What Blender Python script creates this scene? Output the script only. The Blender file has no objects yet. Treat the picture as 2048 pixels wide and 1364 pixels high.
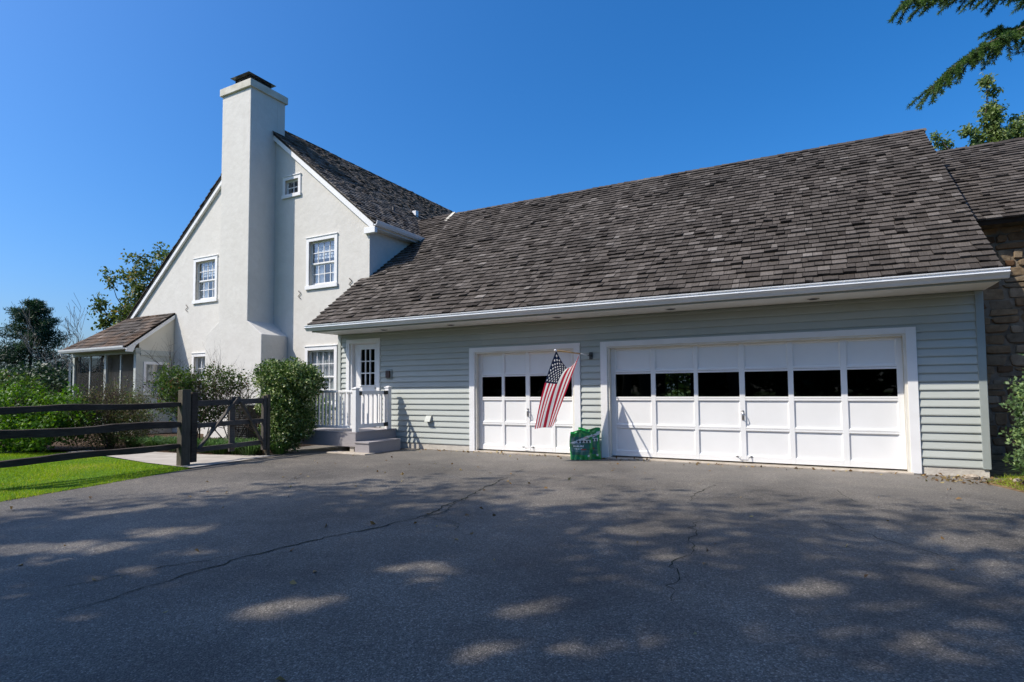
import bpy, math, random
import numpy as np
from mathutils import Vector, Matrix
random.seed(7); rng = np.random.default_rng(7)
sc = bpy.context.scene
COL = sc.collection
R = math.radians

# ------------------------------------------------------------------ camera
FPX, YAW, PIT, ROL, CYP = 1151.098, R(28.097), R(2.975), R(-0.436), 720.356
CAM = np.array([0, -10.954, 1.323])
_f = np.array([-math.sin(YAW)*math.cos(PIT), math.cos(YAW)*math.cos(PIT), math.sin(PIT)])
_r = np.array([math.cos(YAW), math.sin(YAW), 0]); _u = np.cross(_r, _f)
RT = _r*math.cos(ROL)+_u*math.sin(ROL); UP = -_r*math.sin(ROL)+_u*math.cos(ROL)
cd = bpy.data.cameras.new('camera'); cam = bpy.data.objects.new('camera', cd); COL.objects.link(cam)
cd.sensor_width = 36; cd.lens = FPX/2048*36; cd.shift_y = (CYP-682)/2048; cd.clip_end = 3000; cd.clip_start = .05
cam.matrix_world = Matrix(((RT[0], UP[0], -_f[0], CAM[0]), (RT[1], UP[1], -_f[1], CAM[1]), (RT[2], UP[2], -_f[2], CAM[2]), (0, 0, 0, 1)))
sc.camera = cam

# ------------------------------------------------------------------ sky, sun, exposure
SUN = Vector((.97, 1.0, -1.55)).normalized()          # direction the light travels
EL = math.asin(-SUN.z); AZ = math.atan2(-SUN.x, -SUN.y)
w = bpy.data.worlds.new('World'); sc.world = w; w.use_nodes = True
nt = w.node_tree; nt.nodes.clear()
sky = nt.nodes.new('ShaderNodeTexSky'); sky.sky_type = 'NISHITA'; sky.sun_disc = False
sky.sun_elevation = EL; sky.sun_rotation = AZ; sky.altitude = 0; sky.air_density = 1.0; sky.dust_density = 2.6; sky.ozone_density = 10.0
bg = nt.nodes.new('ShaderNodeBackground'); bg.inputs[1].default_value = .14
ow = nt.nodes.new('ShaderNodeOutputWorld'); hs = nt.nodes.new('ShaderNodeHueSaturation'); hs.inputs['Saturation'].default_value = 1.22; nt.links.new(sky.outputs[0], hs.inputs['Color']); nt.links.new(hs.outputs[0], bg.inputs[0]); nt.links.new(bg.outputs[0], ow.inputs[0])
sl = bpy.data.lights.new('sun', 'SUN'); sl.energy = 3.8; sl.angle = R(.53); sl.color = (1, .93, .83)
so = bpy.data.objects.new('sun', sl); COL.objects.link(so); so.rotation_euler = SUN.to_track_quat('-Z', 'Y').to_euler(); so.location = (-12, -14, 22)
vs = sc.view_settings; vs.view_transform = 'Standard'; vs.look = 'None'; vs.exposure = .52; vs.gamma = 1; vs.use_curve_mapping = False
cy = sc.cycles; cy.max_bounces = 8; cy.transparent_max_bounces = 12; cy.diffuse_bounces = 4; cy.glossy_bounces = 3; cy.transmission_bounces = 4; cy.use_denoising = True; cy.caustics_reflective = False; cy.caustics_refractive = False

# ------------------------------------------------------------------ materials
def mat(name):
    m = bpy.data.materials.new(name); m.use_nodes = True
    t = m.node_tree; t.nodes.clear()
    o = t.nodes.new('ShaderNodeOutputMaterial')
    return m, t, o
def N(t, typ, **kw):
    n = t.nodes.new(typ)
    for k, v in kw.items():
        if hasattr(n, k): setattr(n, k, v)
        else: n.inputs[k.replace('_', ' ')].default_value = v
    return n
def ramp(t, src, stops):
    r = t.nodes.new('ShaderNodeValToRGB'); e = r.color_ramp.elements
    while len(e) < len(stops): e.new(.5)
    for i, (p, c) in enumerate(stops): e[i].position = p; e[i].color = (*c, 1) if len(c) == 3 else c
    t.links.new(src, r.inputs[0]); return r
def noise(t, scale, detail=4, rough=.55, vec=None, dist=0):
    n = t.nodes.new('ShaderNodeTexNoise'); n.inputs['Scale'].default_value = scale; n.inputs['Detail'].default_value = detail
    n.inputs['Roughness'].default_value = rough; n.inputs['Distortion'].default_value = dist
    if vec is None:
        tc = t.nodes.new('ShaderNodeTexCoord'); vec = tc.outputs['Object']
    t.links.new(vec, n.inputs['Vector']); return n
def mapped(t, scale, rot=(0, 0, 0)):
    tc = t.nodes.new('ShaderNodeTexCoord'); m = t.nodes.new('ShaderNodeMapping')
    m.inputs['Scale'].default_value = scale; m.inputs['Rotation'].default_value = rot
    t.links.new(tc.outputs['Object'], m.inputs['Vector']); return m.outputs['Vector']
def mixc(t, fac, a, b, mode='MIX'):
    n = t.nodes.new('ShaderNodeMix'); n.data_type = 'RGBA'; n.blend_type = mode
    for s, v in ((0, fac), (6, a), (7, b)):
        if hasattr(v, 'links') or hasattr(v, 'is_linked'): t.links.new(v, n.inputs[s])
        else: n.inputs[s].default_value = v if s == 0 else (*v, 1)
    return n.outputs[2]
def finish(t, o, col, rough=.7, bump=None, bstr=.2, bdist=.01, spec=.4, metal=0):
    p = t.nodes.new('ShaderNodeBsdfPrincipled')
    if hasattr(col, 'links'): t.links.new(col, p.inputs['Base Color'])
    else: p.inputs['Base Color'].default_value = (*col, 1)
    if hasattr(rough, 'links'): t.links.new(rough, p.inputs['Roughness'])
    else: p.inputs['Roughness'].default_value = rough
    p.inputs['Specular IOR Level'].default_value = spec; p.inputs['Metallic'].default_value = metal
    if bump is not None:
        b = t.nodes.new('ShaderNodeBump'); b.inputs['Strength'].default_value = bstr; b.inputs['Distance'].default_value = bdist
        t.links.new(bump, b.inputs['Height']); t.links.new(b.outputs[0], p.inputs['Normal'])
    t.links.new(p.outputs[0], o.inputs[0]); return p
def simple(name, c1, c2, scale=6, rough=.6, bscale=40, bstr=.15, bdist=.004, spec=.4, metal=0, vs=None, lo=.35, hi=.65):
    m, t, o = mat(name)
    n = noise(t, scale, 5, vec=mapped(t, vs) if vs else None)
    c = ramp(t, n.outputs[0], [(lo, c1), (hi, c2)])
    b = noise(t, bscale, 4, vec=mapped(t, vs) if vs else None)
    finish(t, o, c.outputs[0], rough, b.outputs[0], bstr, bdist, spec, metal); return m
def rndattr(t):
    a = t.nodes.new('ShaderNodeAttribute'); a.attribute_name = 'rnd'; return a.outputs['Fac']

def mk_stucco():
    m, t, o = mat('stucco')
    big = noise(t, .9, 5, .6); mid = noise(t, 3.5, 6, .65, dist=.6); drip = noise(t, 2.2, 4, .6, vec=mapped(t, (2.2, 2.2, .22)))
    c = ramp(t, big.outputs[0], [(.3, (.61, .58, .525)), (.7, (.665, .64, .585))])
    c2 = mixc(t, .5, c.outputs[0], ramp(t, mid.outputs[0], [(.3, (.59, .565, .51)), (.62, (.675, .65, .595))]).outputs[0])
    st = ramp(t, drip.outputs[0], [(.60, (0, 0, 0)), (.82, (.28, .28, .28))])
    c3 = mixc(t, st.outputs[0], c2, (.52, .49, .43))
    wv = noise(t, 7, 5, .55)
    finish(t, o, c3, .92, wv.outputs[0], .45, .02, .15); return m
M = {}
M['stucco'] = mk_stucco()
M['chimcrown'] = simple('crown_concrete', (.52, .49, .40), (.66, .63, .55), 3, .9, 25, .4, .01, .1)
M['white'] = simple('white_paint', (.765, .755, .735), (.82, .81, .79), 2.5, .45, 30, .08, .003, .4)
M['doorwhite'] = simple('door_white', (.77, .765, .745), (.81, .805, .785), 1.6, .42, 60, .05, .002, .4)
M['cream'] = simple('cream_stop', (.66, .63, .55), (.72, .69, .61), 4, .6)
def mk_siding():
    m, t, o = mat('siding_paint')
    n = noise(t, 1.3, 5, .6); g = noise(t, 5, 5, .6, vec=mapped(t, (1.2, 8, 22)))
    a = rndattr(t)
    c = ramp(t, n.outputs[0], [(.3, (.40, .425, .388)), (.7, (.445, .465, .428))])
    c2 = mixc(t, .35, c.outputs[0], ramp(t, g.outputs[0], [(.3, (.38, .405, .37)), (.7, (.465, .485, .448))]).outputs[0])
    v = t.nodes.new('ShaderNodeHueSaturation'); t.links.new(c2, v.inputs['Color'])
    mr = N(t, 'ShaderNodeMapRange'); t.links.new(a, mr.inputs[0]); mr.inputs[3].default_value = .95; mr.inputs[4].default_value = 1.05
    t.links.new(mr.outputs[0], v.inputs['Value'])
    finish(t, o, v.outputs[0], .55, g.outputs[0], .18, .004, .35); return m
M['siding'] = mk_siding()
M['trimgrey'] = simple('grey_trim', (.285, .32, .30), (.325, .355, .335), 2, .5, 30, .1, .003)
M['porchgrey'] = simple('porch_grey', (.40, .42, .38), (.46, .48, .44), 2, .55)
M['porchcream'] = simple('porch_cream', (.60, .56, .46), (.65, .61, .51), 2, .6, 30, .1)
M['soffit'] = simple('soffit_white', (.62, .62, .60), (.68, .68, .66), 2, .6)
M['gutter'] = simple('gutter_aluminium', (.70, .72, .73), (.78, .79, .80), 3, .3, 50, .05, .002, .5, .0)
M['gutterwhite'] = simple('gutter_white', (.74, .74, .74), (.8, .8, .8), 3, .35)
M['concrete'] = simple('concrete', (.36, .31, .25), (.52, .46, .38), 5, .9, 60, .5, .006, .15)
M['found'] = simple('foundation', (.46, .42, .36), (.60, .56, .48), 4, .9, 30, .6, .012, .1)
M['walk'] = simple('walkway_concrete', (.34, .305, .26), (.44, .40, .345), 2.2, .9, 90, .3, .004, .15)
M['blackmetal'] = simple('black_metal', (.012, .012, .012), (.03, .03, .03), 20, .45)
M['capmetal'] = simple('galvanised_cap', (.10, .11, .12), (.22, .23, .24), 6, .35, 40, .1, .003, .5, .7)
M['steel'] = simple('steel', (.35, .35, .35), (.5, .5, .5), 20, .3, 40, .05, .002, .5, .9)
M['iron'] = simple('iron', (.03, .028, .026), (.08, .07, .06), 30, .7)
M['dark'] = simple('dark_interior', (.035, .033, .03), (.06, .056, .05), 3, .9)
M['interior'] = simple('room_interior', (.20, .19, .18), (.26, .25, .23), 3, .9)
M['curtain'] = simple('curtain', (.66, .66, .67), (.82, .82, .82), 3, .9, 20, .4, .02, .1, 0, (14, 14, .3))
M['deck'] = simple('deck_composite', (.30, .275, .275), (.36, .335, .335), 8, .7, 60, .3, .004, .3, 0, (1, 8, 20))
M['pole'] = simple('flag_pole_wood', (.50, .30, .11), (.62, .40, .17), 8, .4, 40, .1)
M['brownbox'] = simple('brown_box', (.05, .028, .022), (.08, .045, .035), 20, .5)
M['rock'] = simple('rock', (.26, .21, .16), (.42, .36, .29), 9, .95, 30, .8, .02, .1)
M['hotrock'] = M['rock']
def mk_wood(name, a, b, vsc):
    m, t, o = mat(name)
    g = noise(t, 6, 6, .7, vec=mapped(t, vsc)); n = noise(t, 2, 4)
    c = ramp(t, g.outputs[0], [(.28, a), (.72, b)])
    c2 = mixc(t, .35, c.outputs[0], ramp(t, n.outputs[0], [(.35, a), (.65, b)]).outputs[0])
    finish(t, o, c2, .9, g.outputs[0], .6, .012, .15); return m
M['fence'] = mk_wood('weathered_dark_fence', (.022, .016, .012), (.095, .076, .06), (9, 1, 9))
M['fencepost'] = mk_wood('weathered_post', (.04, .034, .024), (.15, .13, .095), (9, 9, .8))
M['gatewood'] = mk_wood('weathered_gate', (.04, .034, .028), (.15, .132, .112), (9, 1.2, 9))
M['bark'] = mk_wood('bark', (.035, .028, .022), (.12, .10, .08), (6, 6, 1.2))
M['barklight'] = mk_wood('bark_pale', (.11, .095, .08), (.26, .23, .20), (6, 6, 1.2))
M['twig'] = mk_wood('twig', (.045, .03, .024), (.13, .095, .075), (6, 6, 2))

def mk_shingle(name, vsc, warm=0.0):
    m, t, o = mat(name)
    a = rndattr(t)
    g = noise(t, 4, 5, .7, vec=mapped(t, vsc)); big = noise(t, .55, 4, .6)
    c = ramp(t, a, [(0, (.024, .020, .017)), (.25, (.053, .046, .040)), (.6, (.092, .082, .073)), (.85, (.135, .122, .110)), (1, (.20, .186, .17))])
    c2 = mixc(t, .75, c.outputs[0], ramp(t, g.outputs[0], [(.25, (.45, .43, .41)), (.72, (1.35, 1.33, 1.32))]).outputs[0], 'MULTIPLY')
    c3 = mixc(t, .8, c2, ramp(t, big.outputs[0], [(.36, (.76, .74, .72)), (.60, (1.17, 1.14, 1.11))]).outputs[0], 'MULTIPLY')
    if warm:
        wn = noise(t, 1.1, 3)
        f = ramp(t, wn.outputs[0], [(.42, (0, 0, 0)), (.6, (warm, warm, warm))])
        c3 = mixc(t, f.outputs[0], c3, (.17, .085, .035))
    finish(t, o, c3, .93, g.outputs[0], .7, .01, .12); return m
M['shingleX'] = mk_shingle('cedar_shingle', (26, 1.3, 1.3))
M['shingleY'] = mk_shingle('cedar_shingle_house', (1.3, 26, 1.3))
M['shingleP'] = mk_shingle('cedar_shingle_porch', (26, 1.3, 1.3), .3)
M['roofdeck'] = simple('roof_deck', (.02, .018, .016), (.04, .035, .03), 4, .95)

def mk_asphalt():
    m, t, o = mat('asphalt')
    tc0 = t.nodes.new('ShaderNodeTexCoord')
    vo = t.nodes.new('ShaderNodeTexVoronoi'); vo.inputs['Scale'].default_value = 120; vo.inputs['Randomness'].default_value = 1; t.links.new(tc0.outputs['Object'], vo.inputs['Vector'])
    agg = noise(t, 55, 3, .75); agg2 = noise(t, 24, 4, .7); big = noise(t, .42, 5, .6); mid = noise(t, 1.6, 5, .65, dist=.8)
    sep = t.nodes.new('ShaderNodeSeparateColor'); t.links.new(vo.outputs['Color'], sep.inputs[0])
    c0 = ramp(t, sep.outputs[0], [(0, (.085, .076, .063)), (.45, (.142, .127, .107)), (.8, (.185, .167, .141)), (1, (.31, .28, .238))])
    edge = ramp(t, vo.outputs['Distance'], [(.25, (1, 1, 1)), (.8, (.55, .55, .55))])
    c1 = mixc(t, .85, c0.outputs[0], edge.outputs[0], 'MULTIPLY')
    c = mixc(t, .9, c1, ramp(t, agg.outputs[0], [(.30, (.52, .52, .52)), (.52, (1.0, 1.0, 1.0)), (.72, (1.6, 1.59, 1.58))]).outputs[0], 'MULTIPLY')
    c2 = mixc(t, .9, c, ramp(t, big.outputs[0], [(.36, (.62, .62, .63)), (.50, (.98, .975, .97)), (.64, (1.30, 1.28, 1.25))]).outputs[0], 'MULTIPLY')
    c3 = mixc(t, .85, c2, ramp(t, mid.outputs[0], [(.3, (.74, .74, .745)), (.7, (1.22, 1.21, 1.19))]).outputs[0], 'MULTIPLY')
    # pale dust washed up against the garage
    tc = t.nodes.new('ShaderNodeTexCoord'); sx = t.nodes.new('ShaderNodeSeparateXYZ'); t.links.new(tc.outputs['Object'], sx.inputs[0])
    wob = noise(t, 1.1, 4, .6)
    ad = N(t, 'ShaderNodeMath', operation='MULTIPLY_ADD'); t.links.new(wob.outputs[0], ad.inputs[0]); ad.inputs[1].default_value = 2.4; t.links.new(sx.outputs[1], ad.inputs[2])
    mr = N(t, 'ShaderNodeMapRange'); t.links.new(ad.outputs[0], mr.inputs[0]); mr.inputs[1].default_value = -1.6; mr.inputs[2].default_value = 1.6; mr.inputs[3].default_value = 0; mr.inputs[4].default_value = .55
    c4 = mixc(t, mr.outputs[0], c3, (.215, .20, .182))
    rn = noise(t, .85, 6, .7, dist=1.2)
    rf = ramp(t, rn.outputs[0], [(.685, (0, 0, 0)), (.76, (.5, .5, .5))])
    c5 = mixc(t, rf.outputs[0], c4, (.20, .11, .06))
    b = N(t, 'ShaderNodeMath', operation='SUBTRACT'); t.links.new(agg2.outputs[0], b.inputs[0]); t.links.new(vo.outputs['Distance'], b.inputs[1])
    finish(t, o, c5, .62, b.outputs[0], .6, .008, .35); return m
M['asphalt'] = mk_asphalt()
M['crack'] = simple('crack_moss', (.008, .009, .006), (.03, .034, .016), 25, .95)
M['mulch'] = simple('mulch', (.035, .022, .014), (.12, .08, .05), 18, .95, 40, 1, .03, .1)
M['soil'] = simple('soil_litter', (.10, .065, .035), (.26, .18, .10), 9, .95, 50, 1, .02, .1)
M['turf'] = simple('turf', (.06, .13, .010), (.10, .21, .02), 5, .95, 50, 1, .03, .1)
M['field'] = simple('field', (.03, .055, .012), (.07, .10, .025), .4, .95, 8, 1, .1, .1)

def leafmat(name, stops, trans=.35, rough=.5, gloss=.35):
    m, t, o = mat(name)
    a = rndattr(t); c = ramp(t, a, stops)
    p = t.nodes.new('ShaderNodeBsdfPrincipled'); t.links.new(c.outputs[0], p.inputs['Base Color'])
    p.inputs['Roughness'].default_value = rough; p.inputs['Specular IOR Level'].default_value = gloss
    tr = t.nodes.new('ShaderNodeBsdfTranslucent')
    h = t.nodes.new('ShaderNodeHueSaturation'); h.inputs['Value'].default_value = 1.3; h.inputs['Saturation'].default_value = 1.1; t.links.new(c.outputs[0], h.inputs['Color']); t.links.new(h.outputs[0], tr.inputs[0])
    mx = t.nodes.new('ShaderNodeMixShader'); mx.inputs[0].default_value = trans
    t.links.new(p.outputs[0], mx.inputs[1]); t.links.new(tr.outputs[0], mx.inputs[2]); t.links.new(mx.outputs[0], o.inputs[0]); return m
M['leaf_bright'] = leafmat('leaf_bright', [(0, (.03, .075, .010)), (.5, (.085, .18, .018)), (1, (.19, .30, .035))])
M['leaf_brown'] = leafmat('leaf_brown', [(0, (.035, .06, .015)), (.4, (.085, .125, .03)), (.62, (.13, .14, .05)), (.8, (.15, .10, .06)), (1, (.24, .17, .11))])
M['leaf_mid'] = leafmat('leaf_mid', [(0, (.02, .045, .010)), (.5, (.06, .11, .02)), (.9, (.13, .19, .035)), (1, (.16, .06, .03))])
M['leaf_var'] = leafmat('leaf_variegated', [(0, (.02, .045, .010)), (.4, (.06, .12, .025)), (.65, (.14, .22, .05)), (.82, (.40, .46, .18)), (1, (.58, .60, .34))], .22, .4)
M['leaf_dark'] = leafmat('leaf_dark', [(0, (.008, .020, .007)), (.6, (.025, .055, .016)), (1, (.06, .10, .03))], .2)
M['leaf_oak'] = leafmat('leaf_oak', [(0, (.018, .035, .008)), (.6, (.055, .095, .018)), (.9, (.11, .14, .03)), (1, (.17, .12, .04))], .3)
M['leaf_pale'] = leafmat('leaf_pale', [(0, (.06, .10, .02)), (.6, (.16, .23, .06)), (1, (.36, .40, .18))], .4)
M['leaf_airy'] = leafmat('leaf_airy', [(0, (.03, .055, .012)), (.5, (.08, .12, .025)), (.9, (.17, .19, .05)), (1, (.24, .17, .06))], .4)
M['needle'] = leafmat('needles', [(0, (.02, .05, .014)), (.6, (.065, .135, .034)), (1, (.16, .24, .065))], .38)
M['pine'] = leafmat('pine_needles', [(0, (.010, .028, .014)), (.6, (.028, .066, .028)), (1, (.07, .12, .045))], .2)
M['grass'] = leafmat('grass_blades', [(0, (.10, .16, .012)), (.4, (.22, .34, .018)), (.8, (.36, .44, .035)), (.93, (.46, .46, .07)), (1, (.52, .42, .17))], .4, .5, .2)
M['liriope'] = leafmat('liriope', [(0, (.02, .05, .015)), (.6, (.06, .13, .03)), (1, (.16, .25, .08))], .25, .35)
M['litter'] = leafmat('dry_leaves', [(0, (.10, .05, .02)), (.5, (.24, .15, .06)), (1, (.42, .34, .16))], .2, .7)
M['blue_leaf'] = leafmat('blue_green_leaf', [(0, (.04, .075, .03)), (.5, (.12, .20, .07)), (.8, (.22, .31, .13)), (1, (.32, .42, .12))], .3)

def mk_glass(name, tint=(.85, .9, .9), gl=.0):
    m, t, o = mat(name)
    tr = t.nodes.new('ShaderNodeBsdfTransparent'); tr.inputs[0].default_value = (*tint, 1)
    g = t.nodes.new('ShaderNodeBsdfGlossy'); g.inputs['Roughness'].default_value = .015; g.inputs[0].default_value = (.95, .97, 1, 1)
    fr = t.nodes.new('ShaderNodeLayerWeight'); fr.inputs[0].default_value = .5
    pw = N(t, 'ShaderNodeMath', operation='POWER'); t.links.new(fr.outputs['Facing'], pw.inputs[0]); pw.inputs[1].default_value = 4.5
    ad = N(t, 'ShaderNodeMath', operation='MULTIPLY_ADD'); t.links.new(pw.outputs[0], ad.inputs[0]); ad.inputs[1].default_value = .85; ad.inputs[2].default_value = .06+gl; ad.use_clamp = True
    mx = t.nodes.new('ShaderNodeMixShader'); t.links.new(ad.outputs[0], mx.inputs[0]); t.links.new(tr.outputs[0], mx.inputs[1]); t.links.new(g.outputs[0], mx.inputs[2])
    t.links.new(mx.outputs[0], o.inputs[0]); return m
M['glass'] = mk_glass('window_glass', (.86, .9, .92), .10)
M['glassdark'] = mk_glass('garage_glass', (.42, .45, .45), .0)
def mk_screen():
    m, t, o = mat('insect_screen')
    tr = t.nodes.new('ShaderNodeBsdfTransparent'); d = t.nodes.new('ShaderNodeBsdfDiffuse'); d.inputs[0].default_value = (.045, .045, .042, 1)
    mx = t.nodes.new('ShaderNodeMixShader'); mx.inputs[0].default_value = .6
    t.links.new(tr.outputs[0], mx.inputs[1]); t.links.new(d.outputs[0], mx.inputs[2]); t.links.new(mx.outputs[0], o.inputs[0]); return m
M['screen'] = mk_screen()
def mk_stone():
    m, t, o = mat('fieldstone')
    a = rndattr(t); n = noise(t, 7, 6, .7)
    c = ramp(t, a, [(0, (.10, .060, .035)), (.3, (.19, .125, .07)), (.6, (.26, .185, .11)), (.8, (.17, .14, .10)), (1, (.32, .25, .17))])
    c2 = mixc(t, .8, c.outputs[0], ramp(t, n.outputs[0], [(.3, (.55, .5, .45)), (.7, (1.25, 1.2, 1.15))]).outputs[0], 'MULTIPLY')
    finish(t, o, c2, .95, n.outputs[0], .8, .03, .1); return m
M['stone'] = mk_stone()
M['mortar'] = simple('mortar', (.15, .12, .085), (.24, .20, .15), 6, .95, 40, .7, .02, .1)
def flat(name, c, rough=.6, spec=.4):
    return simple(name, tuple(x*.93 for x in c), tuple(min(1, x*1.05) for x in c), 12, rough, 60, .1, .002, spec)
M['flagred'] = flat('flag_red', (.50, .022, .045), .75, .2); M['flagwhite'] = flat('flag_white', (.76, .75, .73), .75, .2); M['flagblue'] = flat('flag_blue', (.012, .02, .05), .75, .2)
M['baggreen'] = flat('bag_green', (.008, .24, .045), .28, .5); M['bagdark'] = flat('bag_dark', (.03, .13, .08), .32, .5); M['baggrey'] = flat('bag_grey', (.16, .24, .22), .32, .5)
M['bagwhite'] = flat('bag_white', (.62, .68, .64), .32, .5); M['bagred'] = flat('bag_red', (.42, .06, .03), .32, .5); M['bagblack'] = flat('bag_black', (.02, .03, .025), .32, .5)
M['yellow'] = flat('yellow_tag', (.75, .62, .02)); M['acgrey'] = flat('ac_grey', (.06, .062, .06)); M['utility'] = flat('utility_grey', (.26, .26, .25))
M['orange'] = flat('bloom', (.75, .45, .03))

def cloth(name, c):
    m, t, o = mat(name); n = noise(t, 300, 2); cc = mixc(t, n.outputs[0], tuple(x*.9 for x in c), tuple(min(1, x*1.08) for x in c))
    d = t.nodes.new('ShaderNodeBsdfDiffuse'); r = t.nodes.new('ShaderNodeBsdfTranslucent'); x = t.nodes.new('ShaderNodeMixShader'); x.inputs[0].default_value = .38
    for k in (d, r): t.links.new(cc, k.inputs[0])
    t.links.new(d.outputs[0], x.inputs[1]); t.links.new(r.outputs[0], x.inputs[2]); t.links.new(x.outputs[0], o.inputs[0]); return m
M['flagred'] = cloth('flag_red_cloth', (.50, .025, .055)); M['flagwhite'] = cloth('flag_white_cloth', (.85, .84, .82)); M['flagblue'] = cloth('flag_blue_cloth', (.012, .02, .05))

# ------------------------------------------------------------------ mesh helpers
class MB:
    def __init__(s): s.v = []; s.f = []; s.m = []; s.r = []
    def add(s, vs, fs, mi=0, r=None):
        b = len(s.v); s.v.extend([tuple(map(float, p)) for p in vs])
        r = random.random() if r is None else r
        for f in fs: s.f.append(tuple(b+i for i in f)); s.m.append(mi); s.r.append(r)
        return s
    def box(s, x0, x1, y0, y1, z0, z1, mi=0, r=None):
        x0, x1 = min(x0, x1), max(x0, x1); y0, y1 = min(y0, y1), max(y0, y1); z0, z1 = min(z0, z1), max(z0, z1)
        return s.add([(x0, y0, z0), (x1, y0, z0), (x1, y1, z0), (x0, y1, z0), (x0, y0, z1), (x1, y0, z1), (x1, y1, z1), (x0, y1, z1)],
                     [(0, 3, 2, 1), (4, 5, 6, 7), (0, 1, 5, 4), (1, 2, 6, 5), (2, 3, 7, 6), (3, 0, 4, 7)], mi, r)
    def hexa(s, p, mi=0, r=None):       # 8 corner points: bottom ring then top ring
        return s.add(p, [(0, 3, 2, 1), (4, 5, 6, 7), (0, 1, 5, 4), (1, 2, 6, 5), (2, 3, 7, 6), (3, 0, 4, 7)], mi, r)
    def bar(s, a, b, w, h, upv=(0, 0, 1), mi=0, jit=0):
        a = np.array(a, float); b = np.array(b, float); d = b-a; d /= np.linalg.norm(d)
        sd = np.cross(d, upv); sd /= np.linalg.norm(sd); u = np.cross(sd, d)
        P = []
        for c in (a, b):
            k = 1+(random.random()-.5)*jit; k2 = 1+(random.random()-.5)*jit
            for i, j in ((-1, -1), (1, -1), (1, 1), (-1, 1)): P.append(c+sd*i*w/2*k+u*j*h/2*k2)
        return s.hexa(P, mi)
    def prism(s, poly, axis, a, b, mi=0):  # poly: 2D points in the other two axes (cyclic order)
        n = len(poly); V = []
        for c in (a, b):
            for p, q in poly:
                V.append({'X': (c, p, q), 'Y': (p, c, q), 'Z': (p, q, c)}[axis])
        F = [tuple(range(n)), tuple(range(2*n-1, n-1, -1))]+[(i, i+n, (i+1) % n+n, (i+1) % n) for i in range(n)]
        return s.add(V, F, mi)
    def tube(s, pts, rad, n=6, mi=0, cap=True):
        pts = [np.array(p, float) for p in pts]
        if not hasattr(rad, '__len__'): rad = [rad]*len(pts)
        V = []; F = []
        for i, p in enumerate(pts):
            d = pts[min(i+1, len(pts)-1)]-pts[max(i-1, 0)]; d /= (np.linalg.norm(d)+1e-9)
            h = np.array((0, 0, 1.)) if abs(d[2]) < .9 else np.array((1., 0, 0))
            x = np.cross(d, h); x /= np.linalg.norm(x); y = np.cross(d, x)
            for k in range(n):
                a = 2*math.pi*k/n; V.append(p+(x*math.cos(a)+y*math.sin(a))*rad[i])
        for i in range(len(pts)-1):
            for k in range(n): F.append((i*n+k, i*n+(k+1) % n, (i+1)*n+(k+1) % n, (i+1)*n+k))
        if cap: F.append(tuple(range(n-1, -1, -1))); F.append(tuple((len(pts)-1)*n+k for k in range(n)))
        return s.add(V, F, mi)
    def build(s, name, mats, parent=None, smooth=False, bevel=0):
        me = bpy.data.meshes.new(name); me.from_pydata(s.v, [], s.f)
        for m_ in (mats if isinstance(mats, (list, tuple)) else [mats]): me.materials.append(M[m_])
        if isinstance(mats, (list, tuple)): me.polygons.foreach_set('material_index', s.m)
        at = me.attributes.new('rnd', 'FLOAT', 'FACE'); at.data.foreach_set('value', s.r)
        if smooth: me.polygons.foreach_set('use_smooth', [True]*len(s.f))
        me.update(); return link(me, name, parent, bevel)
def link(me, name, parent=None, bevel=0):
    o = bpy.data.objects.new(name, me); COL.objects.link(o)
    if bevel:
        b = o.modifiers.new('bevel', 'BEVEL'); b.width = bevel; b.segments = 2; b.limit_method = 'ANGLE'
    if parent is not None: setpar(o, parent)
    return o
def setpar(o, parent):
    o.parent = parent; loc = parent.location if parent.parent is None else Vector((0, 0, 0))
    o.matrix_parent_inverse = Matrix.Translation(-loc)
def tag(o, label, cat, group=None):
    o['label'] = label; o['category'] = cat
    if group: o['group'] = group
    return o
def thing(name, label, cat, loc, group=None):
    o = bpy.data.objects.new(name, None); COL.objects.link(o); o.location = loc; o.empty_display_size = .2
    return tag(o, label, cat, group)
def struct(name, mb, m): o = mb.build(name, m); o['kind'] = 'structure'; return o
def part(name, m, parent, *boxes, bevel=0):
    b = MB()
    for bx in boxes: b.box(*bx)
    return b.build(name, m, parent, bevel=bevel)

def mesh_np(name, V, F, rnd, m, parent=None, kind=None):
    """fast mesh from arrays: V (n,3), F (k,4|3)"""
    me = bpy.data.meshes.new(name); V = np.asarray(V, np.float32); F = np.asarray(F, np.int32); k = F.shape[1]
    me.vertices.add(len(V)); me.vertices.foreach_set('co', V.ravel())
    me.loops.add(F.size); me.loops.foreach_set('vertex_index', F.ravel())
    me.polygons.add(len(F)); me.polygons.foreach_set('loop_start', np.arange(0, F.size, k, dtype=np.int32)); me.polygons.foreach_set('loop_total', np.full(len(F), k, np.int32))
    me.materials.append(M[m]); me.update(calc_edges=True)
    at = me.attributes.new('rnd', 'FLOAT', 'FACE'); at.data.foreach_set('value', np.asarray(rnd, np.float32))
    o = link(me, name, parent)
    if kind: o['kind'] = kind
    return o
def unit(n):
    v = rng.normal(size=(n, 3)); return v/np.linalg.norm(v, axis=1, keepdims=True)
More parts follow.
